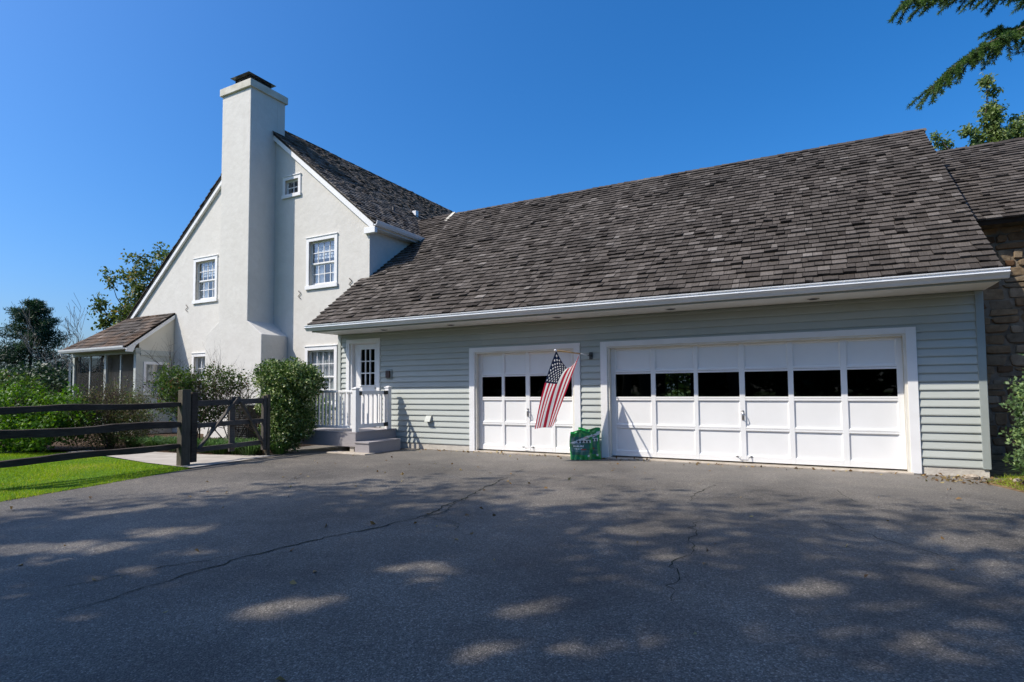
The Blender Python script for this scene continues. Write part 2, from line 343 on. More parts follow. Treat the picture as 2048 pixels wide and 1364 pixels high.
def leaves(P, size, aspect=.55, up=0.0, dirs=None, fold=.25, rnd=None, var=.35):
    """leaf-shaped folded quads at points P -> V,F,rnd"""
    n = len(P); d = unit(n) if dirs is None else dirs/np.linalg.norm(dirs, axis=1, keepdims=True)
    if up: d[:, 2] += up; d /= np.linalg.norm(d, axis=1, keepdims=True)
    q = unit(n); s = np.cross(d, q); s /= (np.linalg.norm(s, axis=1, keepdims=True)+1e-9); nn = np.cross(s, d)
    L = (size*(1+var*rng.uniform(-1, 1, n)))[:, None]; W = L*aspect/2
    a = P; b = P+d*L*.5+s*W+nn*L*fold*.3; c = P+d*L; e = P+d*L*.5-s*W+nn*L*fold*.3
    V = np.stack([a, b, c, e], 1).reshape(-1, 3); F = np.arange(4*n).reshape(n, 4)
    return V, F, (rng.random(n) if rnd is None else rnd)
def blob_pts(n, c, r, shell=.5, nz=.25, seed=0, flat_bot=None):
    """points in a lumpy ellipsoid, denser toward the shell"""
    d = unit(n); rad = rng.random(n)**(1/3); rad = rad*(1-shell)+shell*np.sqrt(rng.random(n))
    ph = d*3+seed; lump = 1+nz*(np.sin(ph[:, 0]*2.1+seed)*np.cos(ph[:, 1]*1.7+seed*2)+.6*np.sin(ph[:, 2]*3.3+ph[:, 0]*2+seed))
    return np.array(c)+d*rad[:, None]*lump[:, None]*np.array(r)
def to_px(P):
    v = np.atleast_2d(P)-CAM; z = v@_f
    return np.stack([1024+FPX*(v@RT)/z, CYP-FPX*(v@UP)/z, z], 1)

def shingles(roof, mtl, O, A, U, L, S, expo, wmin, wmax, lo=None, hi=None, nind=300, th=(.022, .044), dark=0.0, name='shingle', skip=None):
    """courses of shingles on plane O + a*A + s*U; lo/hi(s) give the along limits"""
    O, A, U = (np.array(x, float) for x in (O, A, U)); Nn = np.cross(A, U); Nn /= np.linalg.norm(Nn)
    if Nn[2] < 0: Nn = -Nn
    items = []; ns = int(S/expo)
    for i in range(ns+1):
        s0 = i*expo; s1 = min(s0+expo*1.25, S+.01)
        if s1-s0 < .03: continue
        a = (lo(s0) if lo else 0)-random.random()*.02; ae = hi(s0) if hi else L
        wob = random.uniform(-.004, .004)
        while a < ae-.03:
            wd = min(random.uniform(wmin, wmax), ae-a)
            if ae-a-wd < .05: wd = ae-a
            t0 = random.uniform(*th); curl = random.random()
            l0 = l1 = 0.0
            if curl > .90: l0 = random.uniform(.003, .024); l1 = random.uniform(.003, .024)
            ds = random.uniform(-.010, .006)+wob; g = .0035
            base = .006
            def pt(aa, ss, nn): return O+A*aa+U*ss+Nn*nn
            sA = s0+ds+random.uniform(-.004, .004); sB = s0+ds+random.uniform(-.004, .004)
            P = [pt(a+g, sA, base+l0), pt(a+wd-g, sB, base+l1), pt(a+wd-g, s1, .001), pt(a+g, s1, .001),
                 pt(a+g, sA, base+l0+t0), pt(a+wd-g, sB, base+l1+t0), pt(a+wd-g, s1, .006), pt(a+g, s1, .006)]
            r = min(1, max(0, random.gauss(.55, .145)-dark)); 
            if random.random() < .025: r = random.uniform(.8, 1)
            if curl > .90: r *= .62
            mid = O+A*(a+wd/2)+U*(s0+expo/2)
            if skip is None or not skip(mid): items.append((P, r, mid, wd*expo))
            a += wd
    mids = np.array([it[2] for it in items]); px = to_px(mids); vd = mids-CAM; dist = np.linalg.norm(vd, axis=1)
    score = np.array([it[3] for it in items])*np.abs(vd@Nn)/dist**3
    inside = (px[:, 2] > 0) & (px[:, 0] > -5) & (px[:, 0] < 2053) & (px[:, 1] > -5) & (px[:, 1] < 1369)
    score = np.where(inside, score, -1)
    order = np.argsort(-score); top = set(order[:nind].tolist())
    rest = MB(); F = [(0, 1, 5, 4), (4, 5, 6, 7), (1, 2, 6, 5), (3, 0, 4, 7)]
    for i, (P, r, mid, ar) in enumerate(items):
        if i in top and score[i] > 0: MB().add(P, F, 0, r).build(name, mtl, roof)
        else: rest.add(P, F, 0, r)
    if rest.f:
        o = rest.build('shingle_courses', mtl, roof); o['kind'] = 'stuff'

# ------------------------------------------------------------------ ground
GZ = -.03
def sheet(name, poly, z, m):
    b = MB(); b.add([(x, y, z) for x, y in poly], [tuple(range(len(poly)))]); return struct(name, b, m)
sheet('ground', [(-600, -300), (300, -300), (300, 700), (-600, 700)], -.10, 'field')
sheet('mulch_bed', [(-9.0, .0), (-8.6, -.1), (-10.2, -2.55), (-11.7, -3.0), (-13.8, -3.2), (-15.3, -3.6), (-24, -5.2), (-26, 1.2), (-9, 1.2)], GZ-.012, 'mulch')
drive = sheet('driveway', [(2.5, .02), (-8.75, .02), (-11.3, -.4), (-11.2, -1.7), (-10.6, -2.35), (-10.25, -2.5), (-9.98, -4.3), (-9.88, -4.62), (-9.45, -6.24), (-9.15, -7.5), (-8.5, -9.6), (-7.2, -13), (-6, -30), (12, -30), (9, -9), (3.6, -4.2), (2.55, -2.3), (2.2, -1.25), (1.95, -.55)][::-1], GZ, 'asphalt')
sheet('soil_strip', [(1.35, .0), (1.9, -.5), (2.2, -1.25), (2.55, -2.3), (3.6, -4.2), (9, -9), (30, -9), (30, 2.6), (2.2, 2.6)], GZ-.006, 'soil')
sheet('walkway', [(-9.92, -4.52), (-10.08, -3.4), (-10.2, -2.52), (-11.7, -3.0), (-13.8, -3.2), (-15.3, -3.6), (-15.3, -4.05), (-13.4, -4.12), (-11.5, -4.42)], GZ+.012, 'walk')
LAWN0 = [(-9.86, -4.60), (-11.5, -4.45), (-15.3, -4.1), (-17, -5.2), (-24, -8), (-24, -16), (-7.5, -12.2), (-8.42, -9.6), (-9.07, -7.5), (-9.37, -6.24)]
LAWN = [(-9.90, -4.56), (-11.5, -4.45), (-13.4, -4.15), (-15.3, -4.08), (-17, -5.2), (-24, -8), (-24, -16), (-7.6, -12.2), (-8.5, -9.6), (-9.15, -7.5), (-9.45, -6.24)]
sheet('lawn', LAWN, GZ+.006, 'turf')
def inpoly(P, poly):
    x, y = P[:, 0], P[:, 1]; c = np.zeros(len(P), bool); n = len(poly)
    for i in range(n):
        x0, y0 = poly[i]; x1, y1 = poly[(i+1) % n]
        if y0 == y1: continue
        cond = ((y0 > y) != (y1 > y)) & (x < (x1-x0)*(y-y0)/(y1-y0)+x0); c ^= cond
    return c
def grass(name, poly, n, h, m, z, label, cat, lean=.5, bounds=None, wdt=.006):
    xs = [p[0] for p in poly]; ys = [p[1] for p in poly]
    P = np.stack([rng.uniform(min(xs), max(xs), n), rng.uniform(min(ys), max(ys), n), np.full(n, z)], 1); P = P[inpoly(P, poly)]
    px = to_px(P); ok = (px[:, 2] > 0) & (px[:, 0] > -60) & (px[:, 0] < 2110); P = P[ok]; k = len(P)
    d = rng.normal(size=(k, 3))*lean; d[:, 2] = 1; d /= np.linalg.norm(d, axis=1, keepdims=True)
    patch = .75+.35*np.sin(P[:, 0]*2.3+np.sin(P[:, 1]*3.1))*np.cos(P[:, 1]*1.9+P[:, 0])
    H = (h*rng.uniform(.5, 1.15, k)*patch)[:, None]
    s = np.cross(d, unit(k)); s /= np.linalg.norm(s, axis=1, keepdims=True); W = wdt
    V = np.stack([P-s*W/2, P+s*W/2, P+d*H], 1).reshape(-1, 3); F = np.arange(3*k).reshape(k, 3)
    o = mesh_np(name, V, F, np.clip(rng.normal(.45, .22, k)+.5*(patch-.75)+.16*np.sin(P[:, 0]*.9+P[:, 1]*1.3), 0, 1), m, None, 'stuff'); tag(o, label, cat); return o
grass('lawn_grass', LAWN0, 420000, .056, 'grass', GZ+.006, 'short bright green mown lawn in front of the dark rail fence', 'grass', .55)
# cracks and their moss are grooves running through the asphalt
def crack(pts, wd, n=26, amp=.05):
    b = MB(); P = []
    pts = np.array(pts, float); seg = np.concatenate([[0], np.cumsum(np.linalg.norm(np.diff(pts, axis=0), axis=1))])
    off = 0
    for i in range(n+1):
        t = seg[-1]*i/n; x = np.interp(t, seg, pts[:, 0]); y = np.interp(t, seg, pts[:, 1]); off = off*.6+random.uniform(-amp, amp)
        P.append((x+off, y+off*.7))
    V = []; F = []
    for i, (x, y) in enumerate(P):
        dx, dy = np.array(P[min(i+1, n)])-np.array(P[max(i-1, 0)]); l = math.hypot(dx, dy)+1e-6
        ww = wd*random.uniform(.3, 1)*min(1, .3+3*min(i, n-i)/n)
        V += [(x-dy/l*ww, y+dx/l*ww, GZ+.004), (x+dy/l*ww, y-dx/l*ww, GZ+.004)]
    for i in range(n): F.append((2*i, 2*i+1, 2*i+3, 2*i+2))
    b.add(V, F); b.build('crack', 'crack', drive)
crack([(-4.49, -2.1), (-4.15, -3.9), (-3.83, -5.81), (-3.95, -6.6), (-4.23, -7.74), (-4.15, -8.5), (-4.2, -9.17)], .012, 110, .03)
crack([(-4.0, -4.7), (-3.78, -5.5), (-3.72, -6.0)], .007, 30, .03)
crack([(-4.2, -7.6), (-4.6, -8.3), (-4.75, -9.0)], .006, 24, .04)
crack([(-3.83, -5.81), (-3.3, -6.0), (-3.1, -6.3)], .008, 16)
crack([(-1.3, -2.1), (-1.5, -3.4), (-1.45, -3.9)], .007, 18)
crack([(.1, -2.0), (.35, -3.0)], .007, 10, .02)
crack([(-1.2, -4.6), (-1.0, -6.3), (-.9, -7.2)], .007, 40, .05)
crack([(-.2, -4.0), (.9, -5.4)], .006, 14)

# ------------------------------------------------------------------ garage
YF = 0.0
GX0, GX1 = -10.90, 2.204
ZB, ZS, ZT = .104, .13, 2.774
ROOF_M = .7385
def roofz(y): return 2.953+ROOF_M*(y+.93)
garage = thing('garage', 'long grey clapboard garage wing with white doors and a wooden shingle roof', 'garage', (-4.3, 0, 0))
OPEN = [(-10.50, -9.62, .40, 2.53), (-6.75, -4.43, 0.0, 2.15), (-3.67, 1.19, 0.0, 2.15)]     # door openings
def strips(b, x0, x1, z0, ztop, holes, y, rev=False, mi=0):
    xs = sorted(set([x0, x1]+[h[0] for h in holes]+[h[1] for h in holes]+[k for k in getattr(ztop, 'knots', []) if x0 < k < x1]))
    for a, c in zip(xs[:-1], xs[1:]):
        hs = sorted([(h[2], h[3]) for h in holes if h[0] <= a+1e-6 and h[1] >= c-1e-6]); z = z0
        for h0, h1 in hs:
            if h0 > z+1e-4: b.add([(a, y, z), (c, y, z), (c, y, h0), (a, y, h0)], [(0, 1, 2, 3)], mi)
            z = h1
        b.add([(a, y, z), (c, y, z), (c, y, ztop(c)), (a, y, ztop(a))], [(0, 1, 2, 3)], mi)
wb = MB(); strips(wb, GX0+.01, GX1-.01, -.08, lambda x: 3.0, OPEN, .015)
strips(wb, GX0+.01, GX1-.01, -.08, lambda x: 3.0, OPEN, .14)
for h in OPEN:
    wb.add([(h[0], .015, h[2]), (h[0], .14, h[2]), (h[0], .14, h[3]), (h[0], .015, h[3])], [(0, 1, 2, 3)]); wb.add([(h[1], .015, h[2]), (h[1], .14, h[2]), (h[1], .14, h[3]), (h[1], .015, h[3])], [(0, 1, 2, 3)])
    wb.add([(h[0], .015, h[3]), (h[1], .015, h[3]), (h[1], .14, h[3]), (h[0], .14, h[3])], [(0, 1, 2, 3)])
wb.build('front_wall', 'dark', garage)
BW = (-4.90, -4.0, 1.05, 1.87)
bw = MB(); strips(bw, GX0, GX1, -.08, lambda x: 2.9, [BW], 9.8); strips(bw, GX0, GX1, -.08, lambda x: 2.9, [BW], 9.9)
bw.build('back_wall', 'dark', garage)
mb_ = MB()
for k in range(1, 4): x = BW[0]+(BW[1]-BW[0])*k/4; mb_.box(x-.012, x+.012, 9.83, 9.86, BW[2], BW[3])
for k in range(1, 3): z = BW[2]+(BW[3]-BW[2])*k/3; mb_.box(BW[0], BW[1], 9.834, 9.856, z-.012, z+.012)
mb_.build('back_window', 'blackmetal', garage)
for nm, x in (('end_wall', GX1-.03), ('end_wall', GX0+.03)):
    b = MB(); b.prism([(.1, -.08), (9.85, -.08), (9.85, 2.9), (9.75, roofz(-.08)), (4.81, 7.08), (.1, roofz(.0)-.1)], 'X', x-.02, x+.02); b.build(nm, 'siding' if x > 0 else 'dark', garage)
part('garage_floor', 'concrete', garage, (GX0+.06, GX1-.06, .15, 9.75, -.06, -.01))
# clapboards, one board per course and bay
CAS = [(-10.612, -9.51, 2.63), (-6.916, -4.269, 2.268), (-3.836, 1.354, 2.268)]
xs_l, xs_r = -10.80, 2.106
for k in range(21):
    z0 = ZB+ZS*k; z1 = min(z0+ZS+.012, ZT-.001)
    if z1-z0 < .02: continue
    bays = [(xs_l, xs_r)]
    for c0, c1, ct in CAS:
        if z0 < ct-.012:
            nb = []
            for a, c in bays:
                if c0 > a and c1 < c: nb += [(a, c0), (c1, c)]
                else: nb.append((a, c))
            bays = nb
    cut = []
    for a, c in bays:                                   # long runs are made of butted lengths
        while c-a > 4.4:
            j = a+random.uniform(2.6, 3.9); cut.append((a, j-.0008)); a = j+.0008
        cut.append((a, c))
    fill = [(c0, c1, ct) for c0, c1, ct in CAS if z0 < ct-.012 and ct < z1-.006]
    for c0, c1, ct in fill:
        b = MB(); b.add([(c0, -.025, ct), (c1, -.025, ct), (c1, -.003, z1-.004), (c0, -.003, z1-.004), (c0, .012, ct), (c1, .012, ct)], [(0, 1, 2, 3), (4, 5, 1, 0)]); b.build('clapboard', 'siding', garage)
    for a, c in cut:
        b = MB(); zt = z1-.004
        b.add([(a, -.028, z0), (c, -.028, z0), (c, -.004, zt), (a, -.004, zt), (a, .012, z0), (c, .012, z0), (c, .012, zt), (a, .012, zt),
               (a, -.030, z0+.018), (c, -.030, z0+.018)], [(0, 1, 9, 8), (8, 9, 2, 3), (4, 5, 1, 0), (0, 8, 3, 7, 4), (1, 5, 6, 2, 9), (3, 2, 6, 7)])
        b.build('clapboard', 'siding', garage)
part('corner_board', 'trimgrey', garage, (2.106, GX1, -.042, .02, .092, ZT-.002), (GX1-.02, GX1+.004, -.038, .12, .092, ZT-.002), bevel=.004)
part('corner_board', 'porchgrey', garage, (GX0, -10.80, -.042, .02, .092, ZT-.002), bevel=.004)
for a, c in ((GX0+.02, -6.80), (-4.42, -3.72), (1.25, GX1-.02)): part('foundation', 'found', garage, (a, c, -.012, .14, -.12, ZB-.006))
for a, c in ((-6.80, -4.42), (-3.72, 1.25)): part('threshold', 'concrete', garage, (a, c, -.10, .30, -.12, -.004), bevel=.01)
# soffit, fascia, gutter
part('soffit', 'soffit', garage, (-10.95, 2.235, -.83, .03, ZT, ZT+.02))
part('fascia', 'trimgrey', garage, (-10.955, 2.24, -.852, -.828, ZT-.004, 2.93), bevel=.003)
g = MB()
prof = [(-.856, 2.80), (-.925, 2.80), (-.952, 2.838), (-.984, 2.866), (-.992, 2.876), (-.990, 2.888), (-.974, 2.894), (-.974, 2.914), (-.996, 2.920), (-.998, 2.934), (-.985, 2.938), (-.966, 2.90), (-.90, 2.83), (-.87, 2.83), (-.866, 2.925), (-.856, 2.925)]
g.prism(prof, 'X', -11.07, 2.32); g.build('gutter', 'gutter', garage)
for x in (-9.05, -7.15, -4.6, -2.35, -.05):
    b = MB(); b.tube([(x, -.42, ZT-.012), (x, -.42, ZT-.0005)], [.085, .09], 20); o = b.build('soffit_light', 'steel', garage)
    b = MB(); b.tube([(x, -.42, ZT-.016), (x, -.42, ZT-.012)], [.06, .062], 20); b.build('lamp', 'blackmetal', o)
# casings
for (c0, c1, ct), (o0, o1, _, ot), zb in zip(CAS[1:], OPEN[1:], (-.02, -.02)):
    b = MB(); b.box(c0, o0-.03, -.046, .02, zb, ct); b.box(o1+.03, c1, -.046, .02, zb, ct); b.box(o0-.03, o1+.03, -.046, .02, ot+.02, ct)
    cs = b.build('door_casing', 'white', garage, bevel=.003)
    b = MB(); b.box(o0-.03, o0+.008, -.02, .10, -.01, ot+.03); b.box(o1-.008, o1+.03, -.02, .10, -.01, ot+.03); b.box(o0+.008, o1-.008, -.02, .10, ot-.012, ot+.03); b.build('door_stop', 'cream', cs)
ZROW = [(.122, .568), (.636, 1.104), (1.175, 1.620), (1.690, 2.105)]
def garage_door(x0, x1, cols):
    b = MB(); yf, yb = .085, .125
    xs = [x0]+[c for p in cols for c in p]+[x1]
    for i in range(0, len(xs), 2): b.box(xs[i], xs[i+1], yf, yb, .02, 2.15)
    zz = [.02]+[z for r in ZROW for z in r]+[2.15]
    for i in range(0, len(zz), 2):
        z0, z1 = zz[i], zz[i+1]; gaps = [(z0, z1)]
        if 0 < i < len(zz)-2: zm = (z0+z1)/2; gaps = [(z0, zm-.002), (zm+.002, z1)]
        for p in cols:
            for a, c in gaps: b.box(p[0], p[1], yf+.0012, yb, a, c)
    d = b.build('garage_door', 'doorwhite', garage, bevel=.004)
    for p in cols:
        for ri, (z0, z1) in enumerate(ZROW):
            if ri == 2:
                pb = MB(); pb.add([(p[0], .112, z0), (p[1], .112, z0), (p[1], .112, z1), (p[0], .112, z1)], [(0, 1, 2, 3)]); pb.build('pane', 'glassdark', d)
            else:
                pb = MB(); e = .016
                V = [(p[0], .098, z0), (p[1], .098, z0), (p[1], .098, z1), (p[0], .098, z1), (p[0]+e, .112, z0+e), (p[1]-e, .112, z0+e), (p[1]-e, .112, z1-e), (p[0]+e, .112, z1-e)]
                pb.add(V, [(0, 1, 5, 4), (1, 2, 6, 5), (2, 3, 7, 6), (3, 0, 4, 7), (4, 5, 6, 7)]); pb.build('panel', 'doorwhite', d)
    return d
d2 = garage_door(-3.66, 1.18, [(-3.571, -2.866), (-2.779, -2.065), (-1.993, -1.275), (-1.183, -.484), (-.399, .31), (.403, 1.095)])
d1 = garage_door(-6.74, -4.44, [(-6.660, -6.155), (-6.088, -5.567), (-5.472, -4.955), (-4.885, -4.505)])
for d, x in ((d2, -1.23), (d1, -5.52)):
    b = MB(); b.box(x-.016, x+.016, .072, .085, .76, .93); b.tube([(x, .075, .91), (x+.012, .03, .89), (x+.025, .025, .83), (x+.018, .04, .775), (x+.01, .075, .77)], .008, 8); b.build('handle', 'steel', d, True)
    b = MB(); b.tube([(x-.11, .075, .118), (x-.06, .035, .095), (x-.05, .02, .055), (x+.08, .02, .06), (x+.09, .03, .10), (x+.12, .075, .118)], .008, 8); b.box(x-.13, x-.09, .072, .085, .105, .13); b.box(x+.10, x+.14, .072, .085, .105, .13); b.build('lift_handle', 'steel', d, True)
# entry door
c0, c1, ct = CAS[0]; o0, o1, ob, ot = OPEN[0]
b = MB(); b.box(c0, o0-.01, -.046, .02, .44, ct); b.box(o1+.01, c1, -.046, .02, .44, ct); b.box(o0-.01, o1+.01, -.046, .02, ot+.0, ct); cs = b.build('door_casing', 'white', garage, bevel=.003)
b = MB(); b.box(o0-.01, o0+.05, -.01, .14, .44, ot); b.box(o1-.012, o1+.01, -.01, .14, .44, ot); b.box(o0+.05, o1-.012, -.01, .14, ot-.02, ot); b.build('jamb', 'white', cs)
GX = (-10.22, -9.77); GZ_ = (1.475, 2.375)
b = MB(); x0, x1, z0, z1 = o0+.052, o1-.014, .46, ot-.022
b.box(x0, GX[0], .07, .115, z0, z1); b.box(GX[1], x1, .07, .115, z0, z1); b.box(GX[0], GX[1], .071, .114, GZ_[1], z1); b.box(GX[0], GX[1], .071, .114, z0, GZ_[0])
for k in range(1, 3):
    x = GX[0]+(GX[1]-GX[0])*k/3; b.box(x-.013, x+.013, .067, .113, GZ_[0], GZ_[1]); z = GZ_[0]+(GZ_[1]-GZ_[0])*k/3; b.box(GX[0], GX[1], .069, .112, z-.013, z+.013)
b.box(GX[0]-.03, GX[1]+.03, .052, .07, GZ_[0]-.03, GZ_[0]-.002)
ed = b.build('entry_door', 'white', garage, bevel=.002)
for i in range(3):
    for j in range(3):
        xa = GX[0]+(GX[1]-GX[0])*i/3; xb = GX[0]+(GX[1]-GX[0])*(i+1)/3; za = GZ_[0]+(GZ_[1]-GZ_[0])*j/3; zb = GZ_[0]+(GZ_[1]-GZ_[0])*(j+1)/3
        pb = MB(); pb.add([(xa, .095, za), (xb, .095, za), (xb, .095, zb), (xa, .095, zb)], [(0, 1, 2, 3)]); pb.build('pane', 'glassdark', ed)
b = MB(); b.tube([(-9.69, .072, 1.40), (-9.69, .03, 1.40), (-9.69, .01, 1.40), (-9.69, .0, 1.40)], [.012, .012, .028, .02], 12); b.build('knob', 'steel', ed, True)
b = MB(); b.box(-9.31, -9.13, -.05, -.018, 1.62, 1.85); o = b.build('doorbell_plate', 'trimgrey', garage, bevel=.004); part('doorbell_box', 'brownbox', o, (-9.285, -9.165, -.09, -.051, 1.645, 1.815), bevel=.004)
b = MB(); b.prism([(-.02, .745), (-.055, .735), (-.12, .61), (-.02, .60)], 'X', -8.10, -7.95); b.build('vent_hood', 'porchgrey', garage)
# roof
rg = MB(); Yr, Zr = 4.797, roofz(4.797)
for a, c in ((-.93, Yr), ):
    rg.prism([(-.93, 2.953-.008), (Yr, Zr-.008), (10.52, 2.953-.008), (10.52, 2.87), (Yr, Zr-.11), (-.86, 2.915)], 'X', -10.965, 2.241)
groof = rg.build('roof', 'roofdeck', garage)
sl_ = math.hypot(1, ROOF_M); Ug = (0, 1/sl_, ROOF_M/sl_); SG = (Yr+.93)*sl_
def g_lo(s):
    y = -.93+s/sl_
    return -.22*max(0, min(1, (y+.93)/2.0)) if y < 1.06 else (.06 if y < 3.3 else -2.2)
shingles(groof, 'shingleX', (-10.965, -.95, 2.940), (1, 0, 0), Ug, 13.215, SG+.02, .1832, .10, .23, lo=g_lo)
n = 72
for k in range(n):
    xa = 2.25-(k+1)*13.6/n; xb = 2.25-k*13.6/n+.06; h = random.uniform(.012, .03)
    b = MB(); z = Zr+.012
    for sgn in (-1, 1):
        y1 = Yr+sgn*.13; dz = -ROOF_M*.13
        b.hexa([(xa, Yr, z), (xb, Yr, z+.004), (xb, y1, z+dz+.004), (xa, y1, z+dz), (xa, Yr, z+h+.008), (xb, Yr, z+.014), (xb, y1, z+dz+.014), (xa, y1, z+dz+h+.008)], 0, random.uniform(.3, .8))
    b.build('ridge_cap', 'shingleX', groof)

# ------------------------------------------------------------------ main house
YG, HX1 = 1.088, -10.87
AX, AZ_ = -15.39, 9.94; PM = .84
house = thing('house', 'white stucco gable house with tall chimney and dark shingle roof', 'house', (-15.4, 5, 0))
WINS = {'A': (-13.19, -12.17, 4.43, 5.74, 1), 'B': (-18.56, -17.53, 4.43, 5.74, 1), 'C': (-13.20, -12.15, .98, 2.52, 1), 'D': (-18.56, -17.53, .98, 2.52, 1), 'E': (-14.24, -13.68, 7.32, 7.77, 0)}
def gtop(x): return AZ_-PM*abs(x-AX)-.03
gtop.knots = [AX]
hw = MB(); holes = [v[:4] for v in WINS.values()]
strips(hw, -23.9, HX1, -.1, gtop, holes, YG)
for h in holes:
    for x in (h[0], h[1]): hw.add([(x, YG, h[2]), (x, YG+.22, h[2]), (x, YG+.22, h[3]), (x, YG, h[3])], [(0, 1, 2, 3)])
    for z in (h[2], h[3]): hw.add([(h[0], YG, z), (h[1], YG, z), (h[1], YG+.22, z), (h[0], YG+.22, z)], [(0, 1, 2, 3)])
hw.add([(HX1, YG, -.1), (HX1, 14, -.1), (HX1, 14, 6.1), (HX1, YG, 6.1)], [(0, 1, 2, 3)]); hw.add([(-23.9, YG, -.1), (-23.9, 14, -.1), (-23.9, 14, 2.8), (-23.9, YG, 2.8)], [(0, 1, 2, 3)])
strips(hw, -23.9, HX1, -.1, gtop, [], 14)
hw.build('wall', 'stucco', house)
b = MB(); strips(b, -23.8, HX1-.1, -.1, lambda x: min(gtop(x)-.3, 9.2), [], 4.0); b.build('inner_wall', 'interior', house)
part('inner_floor', 'interior', house, (-22.8, HX1-.1, YG+.3, 3.9, 2.95, 3.05), (-18.8, -12.0, YG+.3, 3.9, 6.5, 6.6))
def window(x0, x1, z0, z1, dh, cw=.11):
    b = MB(); y = YG-.03
    b.box(x0-cw, x0, y, YG+.02, z0-.0, z1+cw); b.box(x1, x1+cw, y, YG+.02, z0, z1+cw); b.box(x0, x1, y, YG+.02, z1, z1+cw)
    b.box(x0-cw-.02, x1+cw+.02, YG-.055, YG+.02, z0-cw, z0)                       # sill
    b.box(x0-cw-.015, x1+cw+.015, YG-.05, YG+.02, z1+cw, z1+cw+.025)
    wn = b.build('window', 'white', house, bevel=.003)
    rows = [(z0+.002, (z0+z1)/2, YG+.10), ((z0+z1)/2-.02, z1-.002, YG+.07)] if dh else [(z0+.002, z1-.002, YG+.06)]
    nc = 4 if dh else 2; nr = 2
    for ri, (a, c, ys) in enumerate(rows):
        s = MB(); fw = .045; bt = .075 if (dh and ri == 0) else fw
        s.box(x0+.002, x0+fw, ys, ys+.03, a, c); s.box(x1-fw, x1-.002, ys, ys+.03, a, c); s.box(x0+fw, x1-fw, ys, ys+.03, c-fw, c); s.box(x0+fw, x1-fw, ys, ys+.03, a, a+bt)
        gx0, gx1, gz0, gz1 = x0+fw, x1-fw, a+bt, c-fw
        for k in range(1, nc): x = gx0+(gx1-gx0)*k/nc; s.box(x-.011, x+.011, ys+.002, ys+.026, gz0, gz1)
        for k in range(1, nr): z = gz0+(gz1-gz0)*k/nr; s.box(gx0, gx1, ys+.003, ys+.025, z-.011, z+.011)
        s.build('sash', 'white', wn)
        for i in range(nc):
            for j in range(nr):
                xa, xb = gx0+(gx1-gx0)*i/nc, gx0+(gx1-gx0)*(i+1)/nc; za, zb = gz0+(gz1-gz0)*j/nr, gz0+(gz1-gz0)*(j+1)/nr
                t1, t2 = random.uniform(-.0012, .0012), random.uniform(-.0012, .0012)
                p = MB(); p.add([(xa, ys+.014+t1, za), (xb, ys+.014-t1, za), (xb, ys+.014+t2, zb), (xa, ys+.014-t2, zb)], [(0, 1, 2, 3)]); p.build('pane', 'glass', wn)
    if dh:                                             # gathered curtains and a blind in the upper sash
        zc1 = z1+.05 if z0 < 3 else (z0+z1)/2+.05
        for side in (0, 1):
            wdt = .56 if z0 < 3 else (.44 if side == 0 else .30); xa = x0-.02 if side == 0 else x1+.02-wdt; n_ = 40; V = []; F = []
            for i in range(n_+1):
                x = xa+wdt*i/n_; y = YG+.165+.018*math.sin(i*1.25+side)+.006*math.sin(i*.5)
                V += [(x, y, z0-.05), (x, y, zc1)]
            for i in range(n_): F.append((2*i, 2*i+2, 2*i+3, 2*i+1))
            c = MB(); c.add(V, F); c.build('curtain', 'curtain', wn, True)
        if z0 > 3:
            c = MB()
            for k in range(5): c.box(x0+.05, x1-.05, YG+.14+.012*(k % 2), YG+.155+.012*(k % 2), z1-.08-.09*k-.075, z1-.08-.09*k)
            c.build('blind', 'curtain', wn)
    return wn
for k_, v in WINS.items(): window(*v[:4], v[4], .11 if v[4] else .105)
# chimney
ch = MB(); CX0, CX1, CY0 = -16.02, -14.707, .175; BX0, BX1 = -16.64, -14.08
ch.prism([(BX0, -.1), (BX1, -.1), (BX1, 2.985), (CX1, 3.405), (CX1, 10.46), (CX0, 10.46), (CX0, 3.45), (BX0, 3.06)], 'Y', CY0, YG+.05)
ch.box(CX0, CX1, YG+.04, YG+.34, 8.6, 10.46)
chim = ch.build('chimney', 'stucco', house, bevel=.02)
part('chimney_crown', 'chimcrown', chim, (CX0-.06, CX1+.06, CY0-.06, YG+.40, 10.44, 10.67), bevel=.015)
cc = MB(); cx0, cx1, cy0, cy1 = -15.66, -15.02, .36, 1.12
cc.hexa([(cx0-.12, cy0-.12, 11.00), (cx1+.12, cy0-.12, 11.00), (cx1+.12, cy1+.12, 11.00), (cx0-.12, cy1+.12, 11.00), (cx0+.2, cy0+.22, 11.19), (cx1-.2, cy0+.22, 11.19), (cx1-.2, cy1-.22, 11.19), (cx0+.2, cy1-.22, 11.19)])
cc.build('chimney_cap', 'capmetal', chim)
cm = MB()
for x, y in ((cx0, cy0), (cx1, cy0), (cx1, cy1), (cx0, cy1)): cm.box(x-.012, x+.012, y-.012, y+.012, 10.66, 11.00)
cm.box(cx0, cx1, cy0, cy0+.006, 10.68, 10.99); cm.box(cx1-.006, cx1, cy0, cy1, 10.68, 10.99); cm.box(cx0, cx0+.006, cy0, cy1, 10.68, 10.99); cm.box(cx0, cx1, cy1-.006, cy1, 10.68, 10.99)
cm.build('cap_screen', 'screen', chim)
fl = MB(); fl.box(-15.5, -15.18, .55, .95, 10.66, 10.85); fl.build('flue', 'chimcrown', chim)
